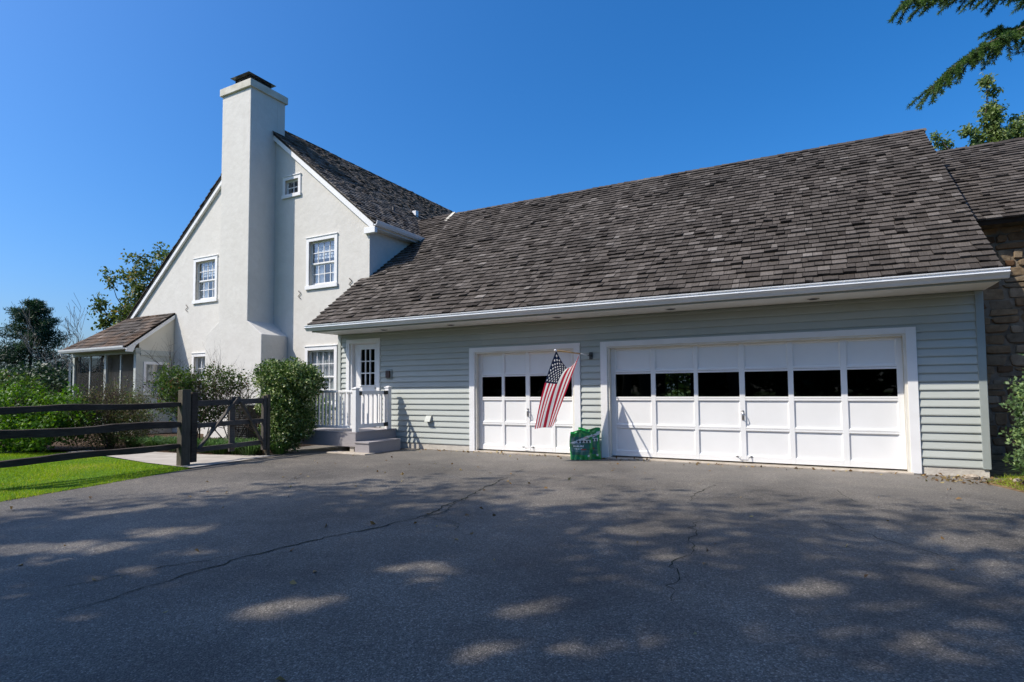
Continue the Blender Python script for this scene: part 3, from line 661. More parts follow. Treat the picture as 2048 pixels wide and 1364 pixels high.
# roof planes
EX = -10.62; hr = MB(); rt0 = .02
def hz(x): return AZ_-PM*abs(x-AX)+.03
hr.prism([(EX, hz(EX)), (AX, AZ_+.03), (-24.1, hz(-24.1)), (-24.1, hz(-24.1)-.09), (AX, AZ_-.09), (EX, hz(EX)-.06)], 'Y', YG-.10, 14.2)
hroof = hr.build('roof', 'roofdeck', house)
sh_ = math.hypot(1, PM); SH = (EX+.03-AX)*sh_
def in_garage(m): return m[1] > 2.2 and m[1] < 9.2 and m[2] < 2.953+ROOF_M*(min(m[1], 2*Yr-m[1])+.93)-.25 and m[0] > -14
shingles(hroof, 'shingleY', (EX+.03, YG-.12, hz(EX+.03)-.012), (0, 1, 0), (-1/sh_, 0, PM/sh_), 12.6, SH+.02, .175, .10, .22, dark=-.38, skip=in_garage)
SHL = (AX+24.13)*sh_
shingles(hroof, 'shingleY', (-24.13, YG-.12, hz(-24.13)-.012), (0, 1, 0), (1/sh_, 0, PM/sh_), 3.0, SHL+.02, .175, .10, .22, nind=0)
# rake boards
def rake(xa, xb, wdt, name):
    b = MB(); za, zb = hz(xa)-.03, hz(xb)-.03
    b.hexa([(xa, YG-.085, za-wdt), (xb, YG-.085, zb-wdt), (xb, YG-.01, zb-wdt), (xa, YG-.01, za-wdt), (xa, YG-.085, za), (xb, YG-.085, zb), (xb, YG-.01, zb), (xa, YG-.01, za)]); b.build(name, 'white', house, bevel=.004)
rake(AX, EX-.05, .245, 'rake_board'); rake(-24.0, AX, .245, 'rake_board')
part('eave_return', 'white', house, (-11.00, -10.61, YG-.09, YG+.02, hz(-10.62)-.285, hz(-10.62)-.12), bevel=.004)
part('eave_soffit', 'white', house, (HX1-.02, -10.63, YG+.02, 14, 5.80, 5.83), (-10.655, -10.63, YG+.02, 14, 5.82, 5.99))
b = MB(); b.prism([(-10.63, 5.86), (-10.56, 5.86), (-10.525, 5.91), (-10.50, 5.985), (-10.515, 5.985), (-10.54, 5.92), (-10.57, 5.88), (-10.62, 5.88), (-10.62, 5.985), (-10.63, 5.985)], 'Y', YG-.10, 4.2); b.build('gutter', 'gutterwhite', house)
b = MB(); b.prism([(3.30, 6.02), (3.36, 6.02), (4.86, 7.21), (4.80, 7.25)], 'X', -10.62, -10.50); b.build('valley_flashing', 'chimcrown', house)
b = MB(); b.tube([(-12.04, 3.5, 6.7), (-12.04, 3.5, 7.30)], .045, 12); b.build('vent_pipe', 'blackmetal', house, True)
b = MB(); b.box(-12.6, -12.45, 5.2, 5.35, 7.3, 7.72); b.build('roof_vent', 'gutterwhite', house)
for (x, z) in ((-13.57, 4.20), (-11.55, 4.38), (-19.02, 4.20)):   # wrought iron S anchors
    pts = []
    for i in range(25):
        t = i/24*2-1; a = t*math.pi*1.35
        pts.append((x+.05*math.sin(a)*(1 if t > 0 else 1), YG-.02, z+.115*t))
    b = MB(); b.tube(pts, .009, 6); b.tube([(x+.05*math.sin(math.pi*1.35), YG-.02, z+.115), (x-.02, YG-.02, z+.13), (x-.03, YG-.02, z+.10)], .007, 6); b.build('wall_anchor', 'iron', house, True)

# ------------------------------------------------------------------ screened porch
PX0, PX1, PY = -23.66, -19.70, -.17
porch = thing('screened_porch', 'small screened porch with sloping shingle roof against the white gable', 'porch', (-21.7, .4, 0))
part('porch_floor', 'concrete', porch, (PX0, PX1, PY, YG-.01, -.1, .25))
for x in (-23.66, -21.60, -19.83): part('post', 'porchgrey', porch, (x, x+.13, PY, PY+.12, .25, 2.62), bevel=.006)
part('post', 'porchgrey', porch, (PX0, PX0+.12, YG-.14, YG-.02, .25, 2.62))
part('beam', 'trimgrey', porch, (PX0-.04, PX1+.01, PY-.02, PY+.14, 2.62, 2.80), bevel=.004)
for a, c in ((-23.53, -21.60), (-21.47, -19.83)):
    xm = (a+c)/2
    for x0, x1 in ((a, xm-.03), (xm+.03, c)):
        s = MB(); s.add([(x0, PY+.06, .5), (x1, PY+.06, .5), (x1, PY+.06, 2.62), (x0, PY+.06, 2.62)], [(0, 1, 2, 3)]); s.build('screen', 'screen', porch)
    part('mullion', 'porchgrey', porch, (xm-.03, xm+.03, PY+.03, PY+.08, .5, 2.62))
    part('kick_rail', 'porchgrey', porch, (a, c, PY+.02, PY+.10, .25, .5))
s = MB(); s.add([(PX0+.06, PY+.1, .5), (PX0+.06, YG-.1, .5), (PX0+.06, YG-.1, 2.62), (PX0+.06, PY+.1, 2.62)], [(0, 1, 2, 3)]); s.build('screen', 'screen', porch)
ew = MB()   # right end wall with a window hole
y0, y1 = PY+.12, YG-.02
for (a, c, za, zb) in ((y0, y0+.14, .25, 2.60), (y1-.16, y1, .25, 2.60), (y0+.14, y1-.16, .25, 1.25), (y0+.14, y1-.16, 2.36, 2.60)): ew.box(PX1-.08, PX1-.02, a, c, za, zb)
ew.build('end_wall', 'porchgrey', porch)
part('end_window', 'white', porch, (PX1-.09, PX1, y0+.14, y0+.21, 1.25, 2.36), (PX1-.09, PX1, y1-.23, y1-.16, 1.25, 2.36), (PX1-.09, PX1, y0+.21, y1-.23, 2.27, 2.36), (PX1-.09, PX1, y0+.21, y1-.23, 1.25, 1.33))
b = MB(); b.add([(PX1-.05, y0+.2, 1.3), (PX1-.05, y1-.2, 1.3), (PX1-.05, y1-.2, 2.3), (PX1-.05, y0+.2, 2.3)], [(0, 1, 2, 3)]); b.build('end_pane', 'glass', porch)
part('end_band', 'porchgrey', porch, (PX1-.06, PX1+.015, PY+.14, YG-.01, 2.56, 2.74), bevel=.004)
PE_Y, PE_Z, PT_Y, PT_Z = -.50, 2.86, 1.07, 4.10; pm = (PT_Z-PE_Z)/(PT_Y-PE_Y)
b = MB(); b.prism([(PY+.1, 2.74), (YG-.01, 2.74), (YG-.01, PT_Z-.06), (PY+.1, PE_Z+pm*(PY+.1-PE_Y)-.06)], 'X', PX1-.05, PX1-.015); b.build('gable_panel', 'porchcream', porch)
b = MB(); b.prism([(PE_Y+.0, PE_Z-.20), (PE_Y+.20, PE_Z-.20), (PE_Y+.30, PE_Z+pm*.30-.21), (PT_Y, PT_Z-.21), (PT_Y, PT_Z-.01), (PE_Y, PE_Z-.01)], 'X', PX1-.01, PX1+.05); b.build('rake_board', 'white', porch, bevel=.004)
rp_ = MB()
rp_.add([(-23.62, PE_Y, PE_Z-.01), (PX1+.05, PE_Y, PE_Z-.01), (PX1+.05, PT_Y, PT_Z-.01), (-22.32, PT_Y, PT_Z-.01), (-24.0, PT_Y, 2.75), (-23.62, PE_Y, PE_Z-.07), (PX1+.05, PE_Y, PE_Z-.07), (PX1+.05, PT_Y, PT_Z-.07), (-22.32, PT_Y, PT_Z-.07), (-24.0, PT_Y, 2.70)],
        [(0, 1, 2, 3), (0, 3, 4), (5, 8, 7, 6), (5, 9, 8), (0, 5, 6, 1), (1, 6, 7, 2), (0, 4, 9, 5)])
proof = rp_.build('porch_roof', 'roofdeck', porch)
sp = math.hypot(1, pm); SP = (PT_Y-PE_Y)*sp
shingles(proof, 'shingleP', (-23.62, PE_Y-.03, PE_Z-.03), (1, 0, 0), (0, 1/sp, pm/sp), 3.98, SP+.02, .21, .14, .30, lo=lambda s: 1.30*s/SP, th=(.018, .03))
b = MB(); b.prism([(PE_Y+.02, 2.74), (PE_Y-.06, 2.74), (PE_Y-.09, 2.80), (PE_Y-.10, 2.85), (PE_Y-.08, 2.85), (PE_Y-.06, 2.77), (PE_Y+.0, 2.765), (PE_Y+.01, 2.85), (PE_Y+.02, 2.85)], 'X', -23.75, PX1+.0); b.build('gutter', 'gutterwhite', porch)
part('porch_soffit', 'trimgrey', porch, (-23.6, PX1, PE_Y+.02, PY-.02, 2.735, 2.75))
b = MB(); b.tube([(-23.7, PE_Y-.03, 2.76), (-23.72, PE_Y, 2.66), (-23.72, PY-.05, 2.50), (-23.72, PY-.05, .1)], .035, 8); b.build('downspout', 'gutterwhite', porch, True)

# ------------------------------------------------------------------ stone building
stone = thing('stone_building', 'brown fieldstone building with shingle roof behind the garage end', 'building', (6, 4, 0))
SX0, SX1, SY = 2.32, 9.0, 2.5
sw = MB(); sw.box(SX0, SX1, SY, SY+.3, -.1, 4.44); sw.prism([(SY+.3, -.1), (9.9, -.1), (9.9, 4.5), (6.4, 6.9), (SY+.3, 4.6)], 'X', SX0, SX0+.3)
swo = sw.build('stone_wall', 'mortar', stone)
z = -.05; random.seed(21)
while z < 4.15:
    hh = random.uniform(.10, .23); x = SX0-random.random()*.2
    while x < 4.9:
        ww = random.uniform(.14, .50); x0 = max(x, SX0); x1 = x+ww
        split = random.random() < .25 and hh > .2
        for za, zb in (((z, z+hh*.48), (z+hh*.5, z+hh)) if split else ((z+random.uniform(-.03, .02), z+hh+random.uniform(-.02, .03)),)):
            if x1-x0 < .08: continue
            n_ = 9; V = []; cxm, czm = (x0+x1)/2, (za+zb)/2; d = random.uniform(.015, .05); tl = random.uniform(-.02, .02)
            for ring, (k, dy) in enumerate(((1, .02), (.95, -d*.75), (.80, -d))):
                for i in range(n_):
                    a = 2*math.pi*i/n_+.3; e = .38
                    px = math.copysign(abs(math.cos(a))**e, math.cos(a)); pz = math.copysign(abs(math.sin(a))**e, math.sin(a))
                    if ring == 0 and i == 0: jit = [random.uniform(.80, 1.08) for _ in range(n_)]
                    V.append((cxm+px*(x1-x0)*.485*k*jit[i], SY+dy+(tl*px if ring else 0), czm+pz*(zb-za)*.475*k*jit[i]))
            F = [(r*n_+i, r*n_+(i+1) % n_, (r+1)*n_+(i+1) % n_, (r+1)*n_+i) for r in range(2) for i in range(n_)]+[tuple(2*n_+i for i in range(n_))]
            b = MB(); b.add(V, F, 0, random.random()); b.build('stone', 'stone', swo)
        x = x1
    z += hh
SE_Y, SE_Z, SR_Y, SR_Z = 2.12, 4.33, 6.4, 7.13; sm = (SR_Z-SE_Z)/(SR_Y-SE_Y)
b = MB(); b.prism([(SE_Y, SE_Z-.01), (SR_Y, SR_Z-.01), (10.7, SE_Z-.01), (10.7, SE_Z-.1), (SR_Y, SR_Z-.12), (SE_Y+.05, SE_Z-.09)], 'X', 2.26, 9.3); sroof = b.build('roof', 'roofdeck', stone)
ss = math.hypot(1, sm)
shingles(sroof, 'shingleX', (2.27, SE_Y-.02, SE_Z-.014), (1, 0, 0), (0, 1/ss, sm/ss), 7.0, (SR_Y-SE_Y)*ss+.02, .183, .12, .25)
for k in range(12):
    xa = 2.3+k*.5; b = MB(); z = SR_Z+.01
    for sgn in (-1, 1):
        y1 = SR_Y+sgn*.13; dz = -sm*.13
        b.hexa([(xa, SR_Y, z+.004), (xa+.54, SR_Y, z), (xa+.54, y1, z+dz), (xa, y1, z+dz+.004), (xa, SR_Y, z+.018), (xa+.54, SR_Y, z+.034), (xa+.54, y1, z+dz+.034), (xa, y1, z+dz+.018)], 0, random.uniform(.2, .7))
    b.build('ridge_cap', 'shingleX', sroof)

# ------------------------------------------------------------------ entry deck
random.seed(5)
deck = thing('entry_deck', 'small grey entry deck with white railing and one step by the side door', 'deck', (-9.9, -.7, 0))
DX0, DX1, DY0, DZ = -10.88, -9.0, -1.40, .43
for k in range(9):
    y0 = DY0+.005+k*.152; part('deck_board', 'deck', deck, (DX0, DX1+.02, y0, y0+.146, DZ-.03, DZ), bevel=.004)
part('skirt_board', 'deck', deck, (DX0, DX1, DY0, DY0+.03, .11, DZ-.032)); part('skirt_board', 'deck', deck, (DX1-.03, DX1, DY0+.032, -.03, .11, DZ-.032))
part('footing', 'found', deck, (DX1-.2, DX1-.08, DY0+.04, DY0+.16, -.08, .11)); part('paving_slab', 'concrete', deck, (-9.65, -8.52, -1.62, -1.30, -.06, GZ+.025), bevel=.01)
st = part('step', 'deck', deck, (DX1+.002, -8.58, -1.44, -.36, .19, .225), bevel=.005)
part('step_riser', 'deck', st, (-8.62, -8.59, -1.42, -.37, -.03, .19)); part('step_riser', 'deck', st, (DX1+.002, -8.62, -1.42, -1.39, -.03, .19))
def newel(x, y, h):
    b = MB(); b.box(x-.055, x+.055, y-.055, y+.055, DZ, h); p = b.build('railing_post', 'white', deck, bevel=.004)
    b = MB(); b.box(x-.068, x+.068, y-.068, y+.068, h, h+.022)
    b.add([(x-.06, y-.06, h+.022), (x+.06, y-.06, h+.022), (x+.06, y+.06, h+.022), (x-.06, y+.06, h+.022), (x, y, h+.05)], [(0, 1, 4), (1, 2, 4), (2, 3, 4), (3, 0, 4)]); b.build('post_cap', 'white', p)
newel(-9.06, -1.335, 1.37); newel(-9.06, -.25, 1.40); newel(-10.62, -1.335, 1.37)
part('top_rail', 'white', deck, (-10.565, -9.118, -1.375, -1.295, 1.295, 1.345), bevel=.006); part('bottom_rail', 'white', deck, (-10.565, -9.118, -1.36, -1.31, .50, .56), bevel=.004)
n = 13
for k in range(n): x = -10.51+k*(1.34/(n-1)); part('baluster', 'white', deck, (x-.019, x+.019, -1.354, -1.316, .56, 1.295))
wg = MB(); gy0, gy1 = -1.26, -.33
wg.box(-9.085, -9.035, gy0, gy0+.07, .50, 1.335); wg.box(-9.085, -9.035, gy1-.07, gy1, .50, 1.335); wg.box(-9.083, -9.037, gy0+.07, gy1-.07, 1.255, 1.333); wg.box(-9.083, -9.037, gy0+.07, gy1-.07, .502, .59)
wgo = wg.build('deck_gate', 'white', deck, bevel=.003)
for k in range(5): y = gy0+.17+k*.148; part('gate_baluster', 'white', wgo, (-9.078, -9.042, y-.018, y+.018, .59, 1.255))
for y, z in ((gy1+.0, 1.29), (gy1+.0, .545)): part('hinge', 'blackmetal', wgo, (-9.034, -9.012, y-.10, y+.09, z-.045, z+.045))
part('latch', 'blackmetal', wgo, (-9.034, -9.008, gy0-.03, gy0+.07, 1.235, 1.315))

# ------------------------------------------------------------------ flag
flag = thing('flag', 'striped red, white and blue flag hanging from a wooden wall pole', 'flag', (-4.033, -.03, 2.0))
Mt = np.array((-4.033, -.05, 2.013)); T = np.array((-4.173, -1.452, 2.029))
b = MB(); b.tube([Mt, Mt+(T-Mt)*.33], .011, 8); b.tube([Mt+(T-Mt)*.33, T], .014, 10, 1); b.tube([T, T+(T-Mt)/1.4*.03, T+(T-Mt)/1.4*.05], [.02, .022, .008], 10, 2); b.build('pole', ['gutter', 'pole', 'white'], flag, True)
b = MB(); b.box(Mt[0]-.035, Mt[0]+.035, -.04, -.02, 1.93, 2.07); b.tube([Mt+np.array((0, .02, -.01)), Mt+(T-Mt)*.08], .02, 10); b.build('bracket', 'acgrey', flag)
def ray(u, v): return _f+RT*(u-1024)/FPX+UP*(CYP-v)/FPX
def onY(u, v, y): d = ray(u, v); return CAM+d*((y-CAM[1])/d[1])
I_ = Mt+(T-Mt)*.345; Bt = onY(1068, 858, -1.22); Bi = onY(1108, 852, -.62)
NU, NV = 130, 190                       # u along the hoist (tip..inner), v along the fly
Vf = []; Ff = []; Mi = []
for j in range(NV+1):
    v = j/NV
    for i in range(NU+1):
        u = i/NU
        top = T+(I_-T)*u; sag = .30*(1-abs(2*u-1.0)**1.7)*(1-v)**5
        p = top*(1-v)+(Bt+(Bi-Bt)*u)*v
        p[2] -= sag
        amp = .008+.020*v
        rip = amp*math.sin(u*8.5+v*2.2)+.35*amp*math.sin(u*17+1.3+v*3)
        p[0] += rip*.9; p[1] += rip*.25; p[0] -= .10*math.sin(math.pi*v)*(1-u)*.6
        Vf.append(tuple(p))
stars = []
for r in range(9):
    for c in range(6 if r % 2 == 0 else 5): stars.append(((r+1)/10*7/13, ((2*c+1) if r % 2 == 0 else (2*c+2))/12*.4))
SA = np.array(stars)
for j in range(NV):
    for i in range(NU):
        u = (i+.5)/NU; v = (j+.5)/NV; s = int(u*13)
        if u < 7/13 and v < .4:
            dx = (SA[:, 0]-u)*.9; dy = (SA[:, 1]-v)*1.5; a = np.arctan2(dx, dy); rr = np.hypot(dx, dy); mi = 2 if (rr < .0235*(.62+.38*np.cos(5*a))).any() else 1
            mi = 2 if mi == 2 else 1
        else: mi = 0 if s % 2 == 0 else 2
        Ff.append((j*(NU+1)+i, j*(NU+1)+i+1, (j+1)*(NU+1)+i+1, (j+1)*(NU+1)+i)); Mi.append(mi)
fb = MB(); fb.v = Vf; fb.f = Ff; fb.m = Mi; fb.r = [.5]*len(Ff); fb.build('cloth', ['flagred', 'flagblue', 'flagwhite'], flag, True)

# ------------------------------------------------------------------ bags of soil
def bag(name, label, cx, cyy, wdt, h, dep, lean, rot, seed):
    random.seed(seed); o = thing(name, label, 'bag', (cx, cyy, GZ), 'bags of garden soil by the garage')
    nu, nv = 36, 48; V = []; F = []; Mi = []
    cr, sr = math.cos(rot), math.sin(rot)
    for side in (0, 1):
        for j in range(nv+1):
            v = j/nv
            for i in range(nu+1):
                u = i/nu*2-1
                prof = (max(0, 1-abs(u)**3.2))**.6*(max(0, 1-abs(2*v-.86)**4 if v > .43 else 1-abs(2*v-.86)**8*.3))**.55
                if v > .9: prof *= max(0, (1-v)/.1)
                x = u*wdt/2*(1-.06*math.sin(v*5+seed)-.05*max(0, v-.8)*5*(1-abs(u)))
                y = (-1 if side == 0 else 1)*dep/2*prof*(1.15-.35*v)
                y += .012*math.sin(u*5+v*9+seed)+.008*math.sin(u*13-v*7+seed*2)+.006*math.sin(v*23+u*3)
                z = v*h+(.02*math.sin(u*4+seed) if v > .85 else 0)-(.018*(abs(u)**4) if v < .1 else 0)
                y += lean*z
                V.append((cx+x*cr-y*sr, cyy+x*sr+y*cr, GZ+.005+z))
    n0 = (nu+1)*(nv+1)
    for side in (0, 1):
        for j in range(nv):
            for i in range(nu):
                a = side*n0+j*(nu+1)+i; q = (a, a+1, a+nu+2, a+nu+1)
                F.append(q if side == 0 else q[::-1]); u, v = (i+.5)/nu, (j+.5)/nv; mi = 0
                if side == 0:
                    if .16 < v < .80 and .08 < u < .86: mi = 1
                    if .56 < v < .90 and abs(v-(.52+.34*u)) < .045: mi = 3                         # pale diagonal band
                    if .52 < v < .80 and v < .50+.3*u and u < .5 and .1 < u: mi = 2
                    if .575 < v < .685 and .30 < u < .92: mi = 3
                    for k in range(4):
                        if ((u-(.39+.145*k))/.05)**2+((v-.63)/.042)**2 < 1: mi = 4
                    if .44 < v < .50 and .18 < u < .62 and (int(u*36) % 5 or v < .46): mi = 3
                    if .36 < v < .40 and .20 < u < .55 and int(u*36) % 4: mi = 3
                    if .34 < v < .385 and .50 < u < .72: mi = 5
                    if .74 < v < .78 and .62 < u < .80: mi = 5
                    if .295 < v < .31 and .08 < u < .9: mi = 2
                    if .10 < v < .16 and .80 < u < .90: mi = 3
                Mi.append(mi)
    b = MB(); b.v = V; b.f = F; b.m = Mi; b.r = [.5]*len(F); b.build('sack', ['baggreen', 'bagdark', 'baggrey', 'bagwhite', 'bagblack', 'bagred'], o, True)
    return o
bag('soil_bag', 'front green plastic soil bag with printed panel, nearest the camera', -4.12, -.42, .43, .54, .17, .22, .33, 2)
bag('soil_bag', 'rear green plastic soil bag leaning behind the other bag', -4.00, -.28, .42, .585, .15, .16, .36, 5)

# ------------------------------------------------------------------ fence and gate
random.seed(9)
fence = thing('rail_fence', 'dark weathered three-rail wooden fence along the lawn edge', 'fence', (-10.43, -5.8, 0))
FX = -10.43
b = MB(); b.hexa([(FX-.075, -4.45, -.2), (FX+.075, -4.45, -.2), (FX+.075, -4.27, -.2), (FX-.075, -4.27, -.2), (FX-.07, -4.445, 1.365), (FX+.07, -4.445, 1.375), (FX+.07, -4.285, 1.385), (FX-.07, -4.285, 1.37)]); b.build('fence_post', 'fencepost', fence, bevel=.008)
b = MB(); b.hexa([(FX-.075, -7.46, -.2), (FX+.075, -7.46, -.2), (FX+.075, -7.29, -.2), (FX-.075, -7.29, -.2), (FX-.07, -7.45, 1.36), (FX+.07, -7.45, 1.36), (FX+.07, -7.30, 1.36), (FX-.07, -7.30, 1.36)]); b.build('fence_post', 'fencepost', fence, bevel=.008)
for za, zb, hh in ((1.085, 1.10, .105), (.72, .745, .135), (.315, .345, .11)):
    b = MB(); ys = np.linspace(-7.6, -4.33, 14); V = []; Fq = []
    for i, y in enumerate(ys):
        t = i/13; k = min(1, .45+5*min(t, 1-t)*1.2); zc = za+(zb-za)*t+.012*math.sin(i*.8+za*9); xo = FX+.012*math.sin(i*.9+za*5); h2 = hh*k*random.uniform(.9, 1.08); w2 = .075*random.uniform(.9, 1.1)
        V += [(xo-w2/2, y, zc-h2/2), (xo+w2/2, y, zc-h2/2*.9), (xo+w2/2, y, zc+h2/2*.9), (xo-w2/2, y, zc+h2/2)]
    for i in range(13):
        for k in range(4): a = 4*i+k; c = 4*i+(k+1) % 4; Fq.append((a, c, c+4, a+4))
    Fq += [(3, 2, 1, 0), (52, 53, 54, 55)]
    b.add(V, Fq); b.build('rail', 'fence', fence)
fgate = thing('farm_gate', 'dark weathered wooden rail gate with crossed diagonal braces', 'gate', (-10.43, -3.4, 0))
part('gate_stile', 'fence', fgate, (FX-.05, FX+.05, -4.24, -4.13, .02, 1.33), bevel=.006); part('gate_stile', 'gatewood', fgate, (FX-.04, FX+.04, -2.66, -2.585, .10, 1.24), bevel=.006)
for z, hh in ((1.12, .11), (.70, .09), (.245, .09)):
    b = MB(); b.bar((FX, -4.13, z-.005), (FX, -2.66, z+.02), .05, hh, jit=.12); b.build('gate_rail', 'gatewood', fgate, bevel=.006)
part('gate_upright', 'gatewood', fgate, (FX-.065, FX-.03, -3.40, -3.28, .14, 1.22)); 
b = MB(); b.bar((FX+.045, -4.11, .25), (FX+.045, -3.30, 1.20), .035, .075, (1, 0, 0)); b.build('gate_brace', 'gatewood', fgate)
b = MB(); b.bar((FX+.048, -3.22, 1.13), (FX+.048, -2.68, .26), .035, .075, (1, 0, 0)); b.build('gate_brace', 'gatewood', fgate)
b = MB(); b.bar((FX+.01, -3.40, 1.17), (FX+.01, -3.20, 1.17), .03, .12); b.build('gate_block', 'gatewood', fgate)
o = tag(part('gate_post', 'fencepost', None, (FX-.045, FX+.045, -2.565, -2.49, -.2, 1.27), bevel=.008), 'weathered wooden latch post between the farm gate and the variegated bush', 'post')

# ------------------------------------------------------------------ condenser and utility box by the chimney
ac = thing('air_conditioner', 'dark louvred condenser unit with yellow tag behind the farm gate', 'air conditioner', (-13.6, -.5, 0))
part('base_pad', 'concrete', ac, (-14.15, -13.05, -1.0, 0.0, -.08, .05)); ab = part('casing', 'acgrey', ac, (-14.03, -13.2, -.9, -.08, .05, .98), bevel=.03)
for k in range(14): part('louvre', 'acgrey', ab, (-13.99, -13.24, -.925, -.90, .12+k*.058, .145+k*.058))
for k in range(14): part('louvre', 'acgrey', ab, (-13.2, -13.175, -.86, -.12, .12+k*.058, .145+k*.058))
part('yellow_tag', 'yellow', ac, (-13.172, -13.168, -.55, -.32, .76, .92))
b = MB(); pr = [(-13.55, -.05), (-12.95, -.05), (-12.95, .60)]+[(-13.25+.3*math.cos(a), .60+.16*math.sin(a)) for a in np.linspace(0, math.pi, 9)[1:-1]]+[(-13.55, .60)]
b.prism(pr, 'Y', -.02, .17); ub = b.build('utility_box', 'utility', None, bevel=.01); tag(ub, 'grey round-topped utility box against the foot of the chimney', 'utility box')

# ------------------------------------------------------------------ plants
def skel(base, n, spread, h, rad, seed, levels=3, sub=4, lean=0):
    """multi-stem shrub skeleton -> list of polylines with radii, tips"""
    rs = random.Random(seed); out = []; tips = []
    def grow(p, d, L, r, lv):
        pts = [p]; q = np.array(p, float)
        for i in range(4):
            d = d+np.array([rs.gauss(0, .16), rs.gauss(0, .16), rs.gauss(.05, .1)]); d = d/np.linalg.norm(d); q = q+d*L/4; pts.append(q.copy())
        out.append((pts, [r, r*.85, r*.7, r*.55, r*.42]))
        if lv == 0: tips.append(q); return
        for k in range(sub):
            i = rs.choice([2, 3, 4]); dd = d+np.array([rs.gauss(0, .55), rs.gauss(0, .55), rs.gauss(.1, .35)]); grow(pts[i], dd/np.linalg.norm(dd), L*rs.uniform(.5, .8), r*.5, lv-1)
    for k in range(n):
        a = rs.uniform(0, 2*math.pi); e = rs.uniform(0, 1)
        d = np.array([math.cos(a)*spread*e+lean, math.sin(a)*spread*e, 1.]); grow(np.array(base)+np.array([math.cos(a)*.15*e, math.sin(a)*.15*e, 0]), d/np.linalg.norm(d), h*rs.uniform(.45, .65), rad, levels)
    return out, np.array(tips)
def stems(lines, name, m, parent, n=4):
    b = MB()
    for p, r in lines: b.tube(p, r, n, cap=False)
    o = b.build(name, m, parent, True); o['kind'] = 'stuff'; return o
def cat_leaves(name, chunks, m, parent):
    V = []; F = []; Rr = []; off = 0
    for v, f, r in chunks: V.append(v); F.append(f+off); Rr.append(r); off += len(v)
    return mesh_np(name, np.concatenate(V), np.concatenate(F), np.concatenate(Rr), m, parent, 'stuff')
def shrub(name, label, base, blobs, m, nleaf, size, aspect=.5, nst=7, h=1.2, stem='twig', up=.25, seed=1, cat='shrub', shell=.6, extra=None, levels=2, tone=None, nz=.25):
    global rng
    rng = np.random.default_rng(seed); t = thing(name, label, cat, base)
    lines, tips = skel(base, nst, .7, h, .018, seed, levels, 4); stems(lines, 'stems', stem, t)
    tot = sum(bb[1][0]*bb[1][1]*bb[1][2] for bb in blobs); ch = []
    for i, (c, r) in enumerate(blobs):
        n = int(nleaf*r[0]*r[1]*r[2]/tot); P = blob_pts(n, c, r, shell, nz, seed+i*1.7); P = P[P[:, 2] > GZ+.02]
        # clumpy tone: cluster noise in space
        tn = .5+.28*np.sin(P[:, 0]*7+i)*np.sin(P[:, 1]*6.3+1)*np.sin(P[:, 2]*8+seed)+.22*rng.normal(size=len(P))
        ch.append(leaves(P, size, aspect, up, rnd=np.clip(tn if tone is None else tn+tone, 0, 1)))
    if extra is not None: ch.append(extra)
    cat_leaves('foliage', ch, m, t); return t
# left hedge: bright leafy mass, brown clipped shrub, then the open shrub behind the gate
shrub('hedge_shrub', 'bright green leafy shrub at the far left behind the rail fence', (-16.6, -4.2, GZ), [((-16.7, -4.55, .55), (1.15, .75, .75)), ((-17.3, -4.3, .8), (1.1, .8, .75)), ((-16.2, -3.75, .75), (.9, .7, .72)), ((-18.6, -4.9, .8), (1.2, .9, .85)), ((-15.7, -4.55, .35), (.6, .45, .42))], 'leaf_bright', 26000, .085, .5, 9, 1.3, seed=3)
shrub('hedge_shrub', 'brownish clipped shrub between the bright hedge and the porch end', (-15.6, -3.0, GZ), [((-15.75, -3.15, .65), (.75, .7, .82)), ((-16.2, -2.5, .75), (.85, .8, .85)), ((-15.2, -2.7, .6), (.6, .6, .75))], 'leaf_brown', 17000, .05, .5, 14, 1.4, seed=4, levels=3)
shrub('open_shrub', 'loose shrub with visible dark branches in front of the white gable', (-13.4, -2.2, GZ), [((-13.55, -2.62, 1.55), (.62, .5, .48)), ((-13.1, -1.9, 1.6), (.5, .5, .42)), ((-13.9, -2.3, 1.2), (.55, .55, .6)), ((-13.2, -2.2, .9), (.6, .6, .45)), ((-12.7, -1.65, 1.55), (.3, .28, .34))], 'leaf_mid', 8200, .065, .5, 14, 1.95, seed=8, shell=.4, levels=3)
shrub('bare_shrub', 'half-bare twiggy shrub reaching up beside the chimney', (-12.9, -1.5, GZ), [((-12.75, -1.4, 1.3), (.35, .35, .6))], 'leaf_mid', 500, .055, .5, 9, 1.85, seed=12, levels=3)
# variegated bush, clipped: broad head on a narrower foot
shrub('variegated_bush', 'square-clipped variegated evergreen bush beside the deck', (-10.9, -1.95, GZ), [((-10.92, -2.0, 1.66), (.47, .46, .42)), ((-10.5, -1.85, 1.66), (.60, .52, .42)), ((-10.1, -1.70, 1.52), (.36, .42, .40)), ((-10.7, -1.95, 1.05), (.62, .5, .55)), ((-10.65, -1.95, .45), (.56, .5, .55)), ((-10.4, -1.75, .75), (.48, .45, .6))], 'leaf_var', 34000, .052, .62, 8, 1.2, seed=15, tone=.02, shell=.75, nz=.10)
shrub('green_bush', 'small yellow-green bush seen through the white deck railing', (-12.0, .2, GZ), [((-12.0, .25, .75), (.6, .45, .6)), ((-12.5, .3, .6), (.5, .4, .5))], 'leaf_bright', 4200, .06, .5, 6, .8, seed=17, tone=.25)
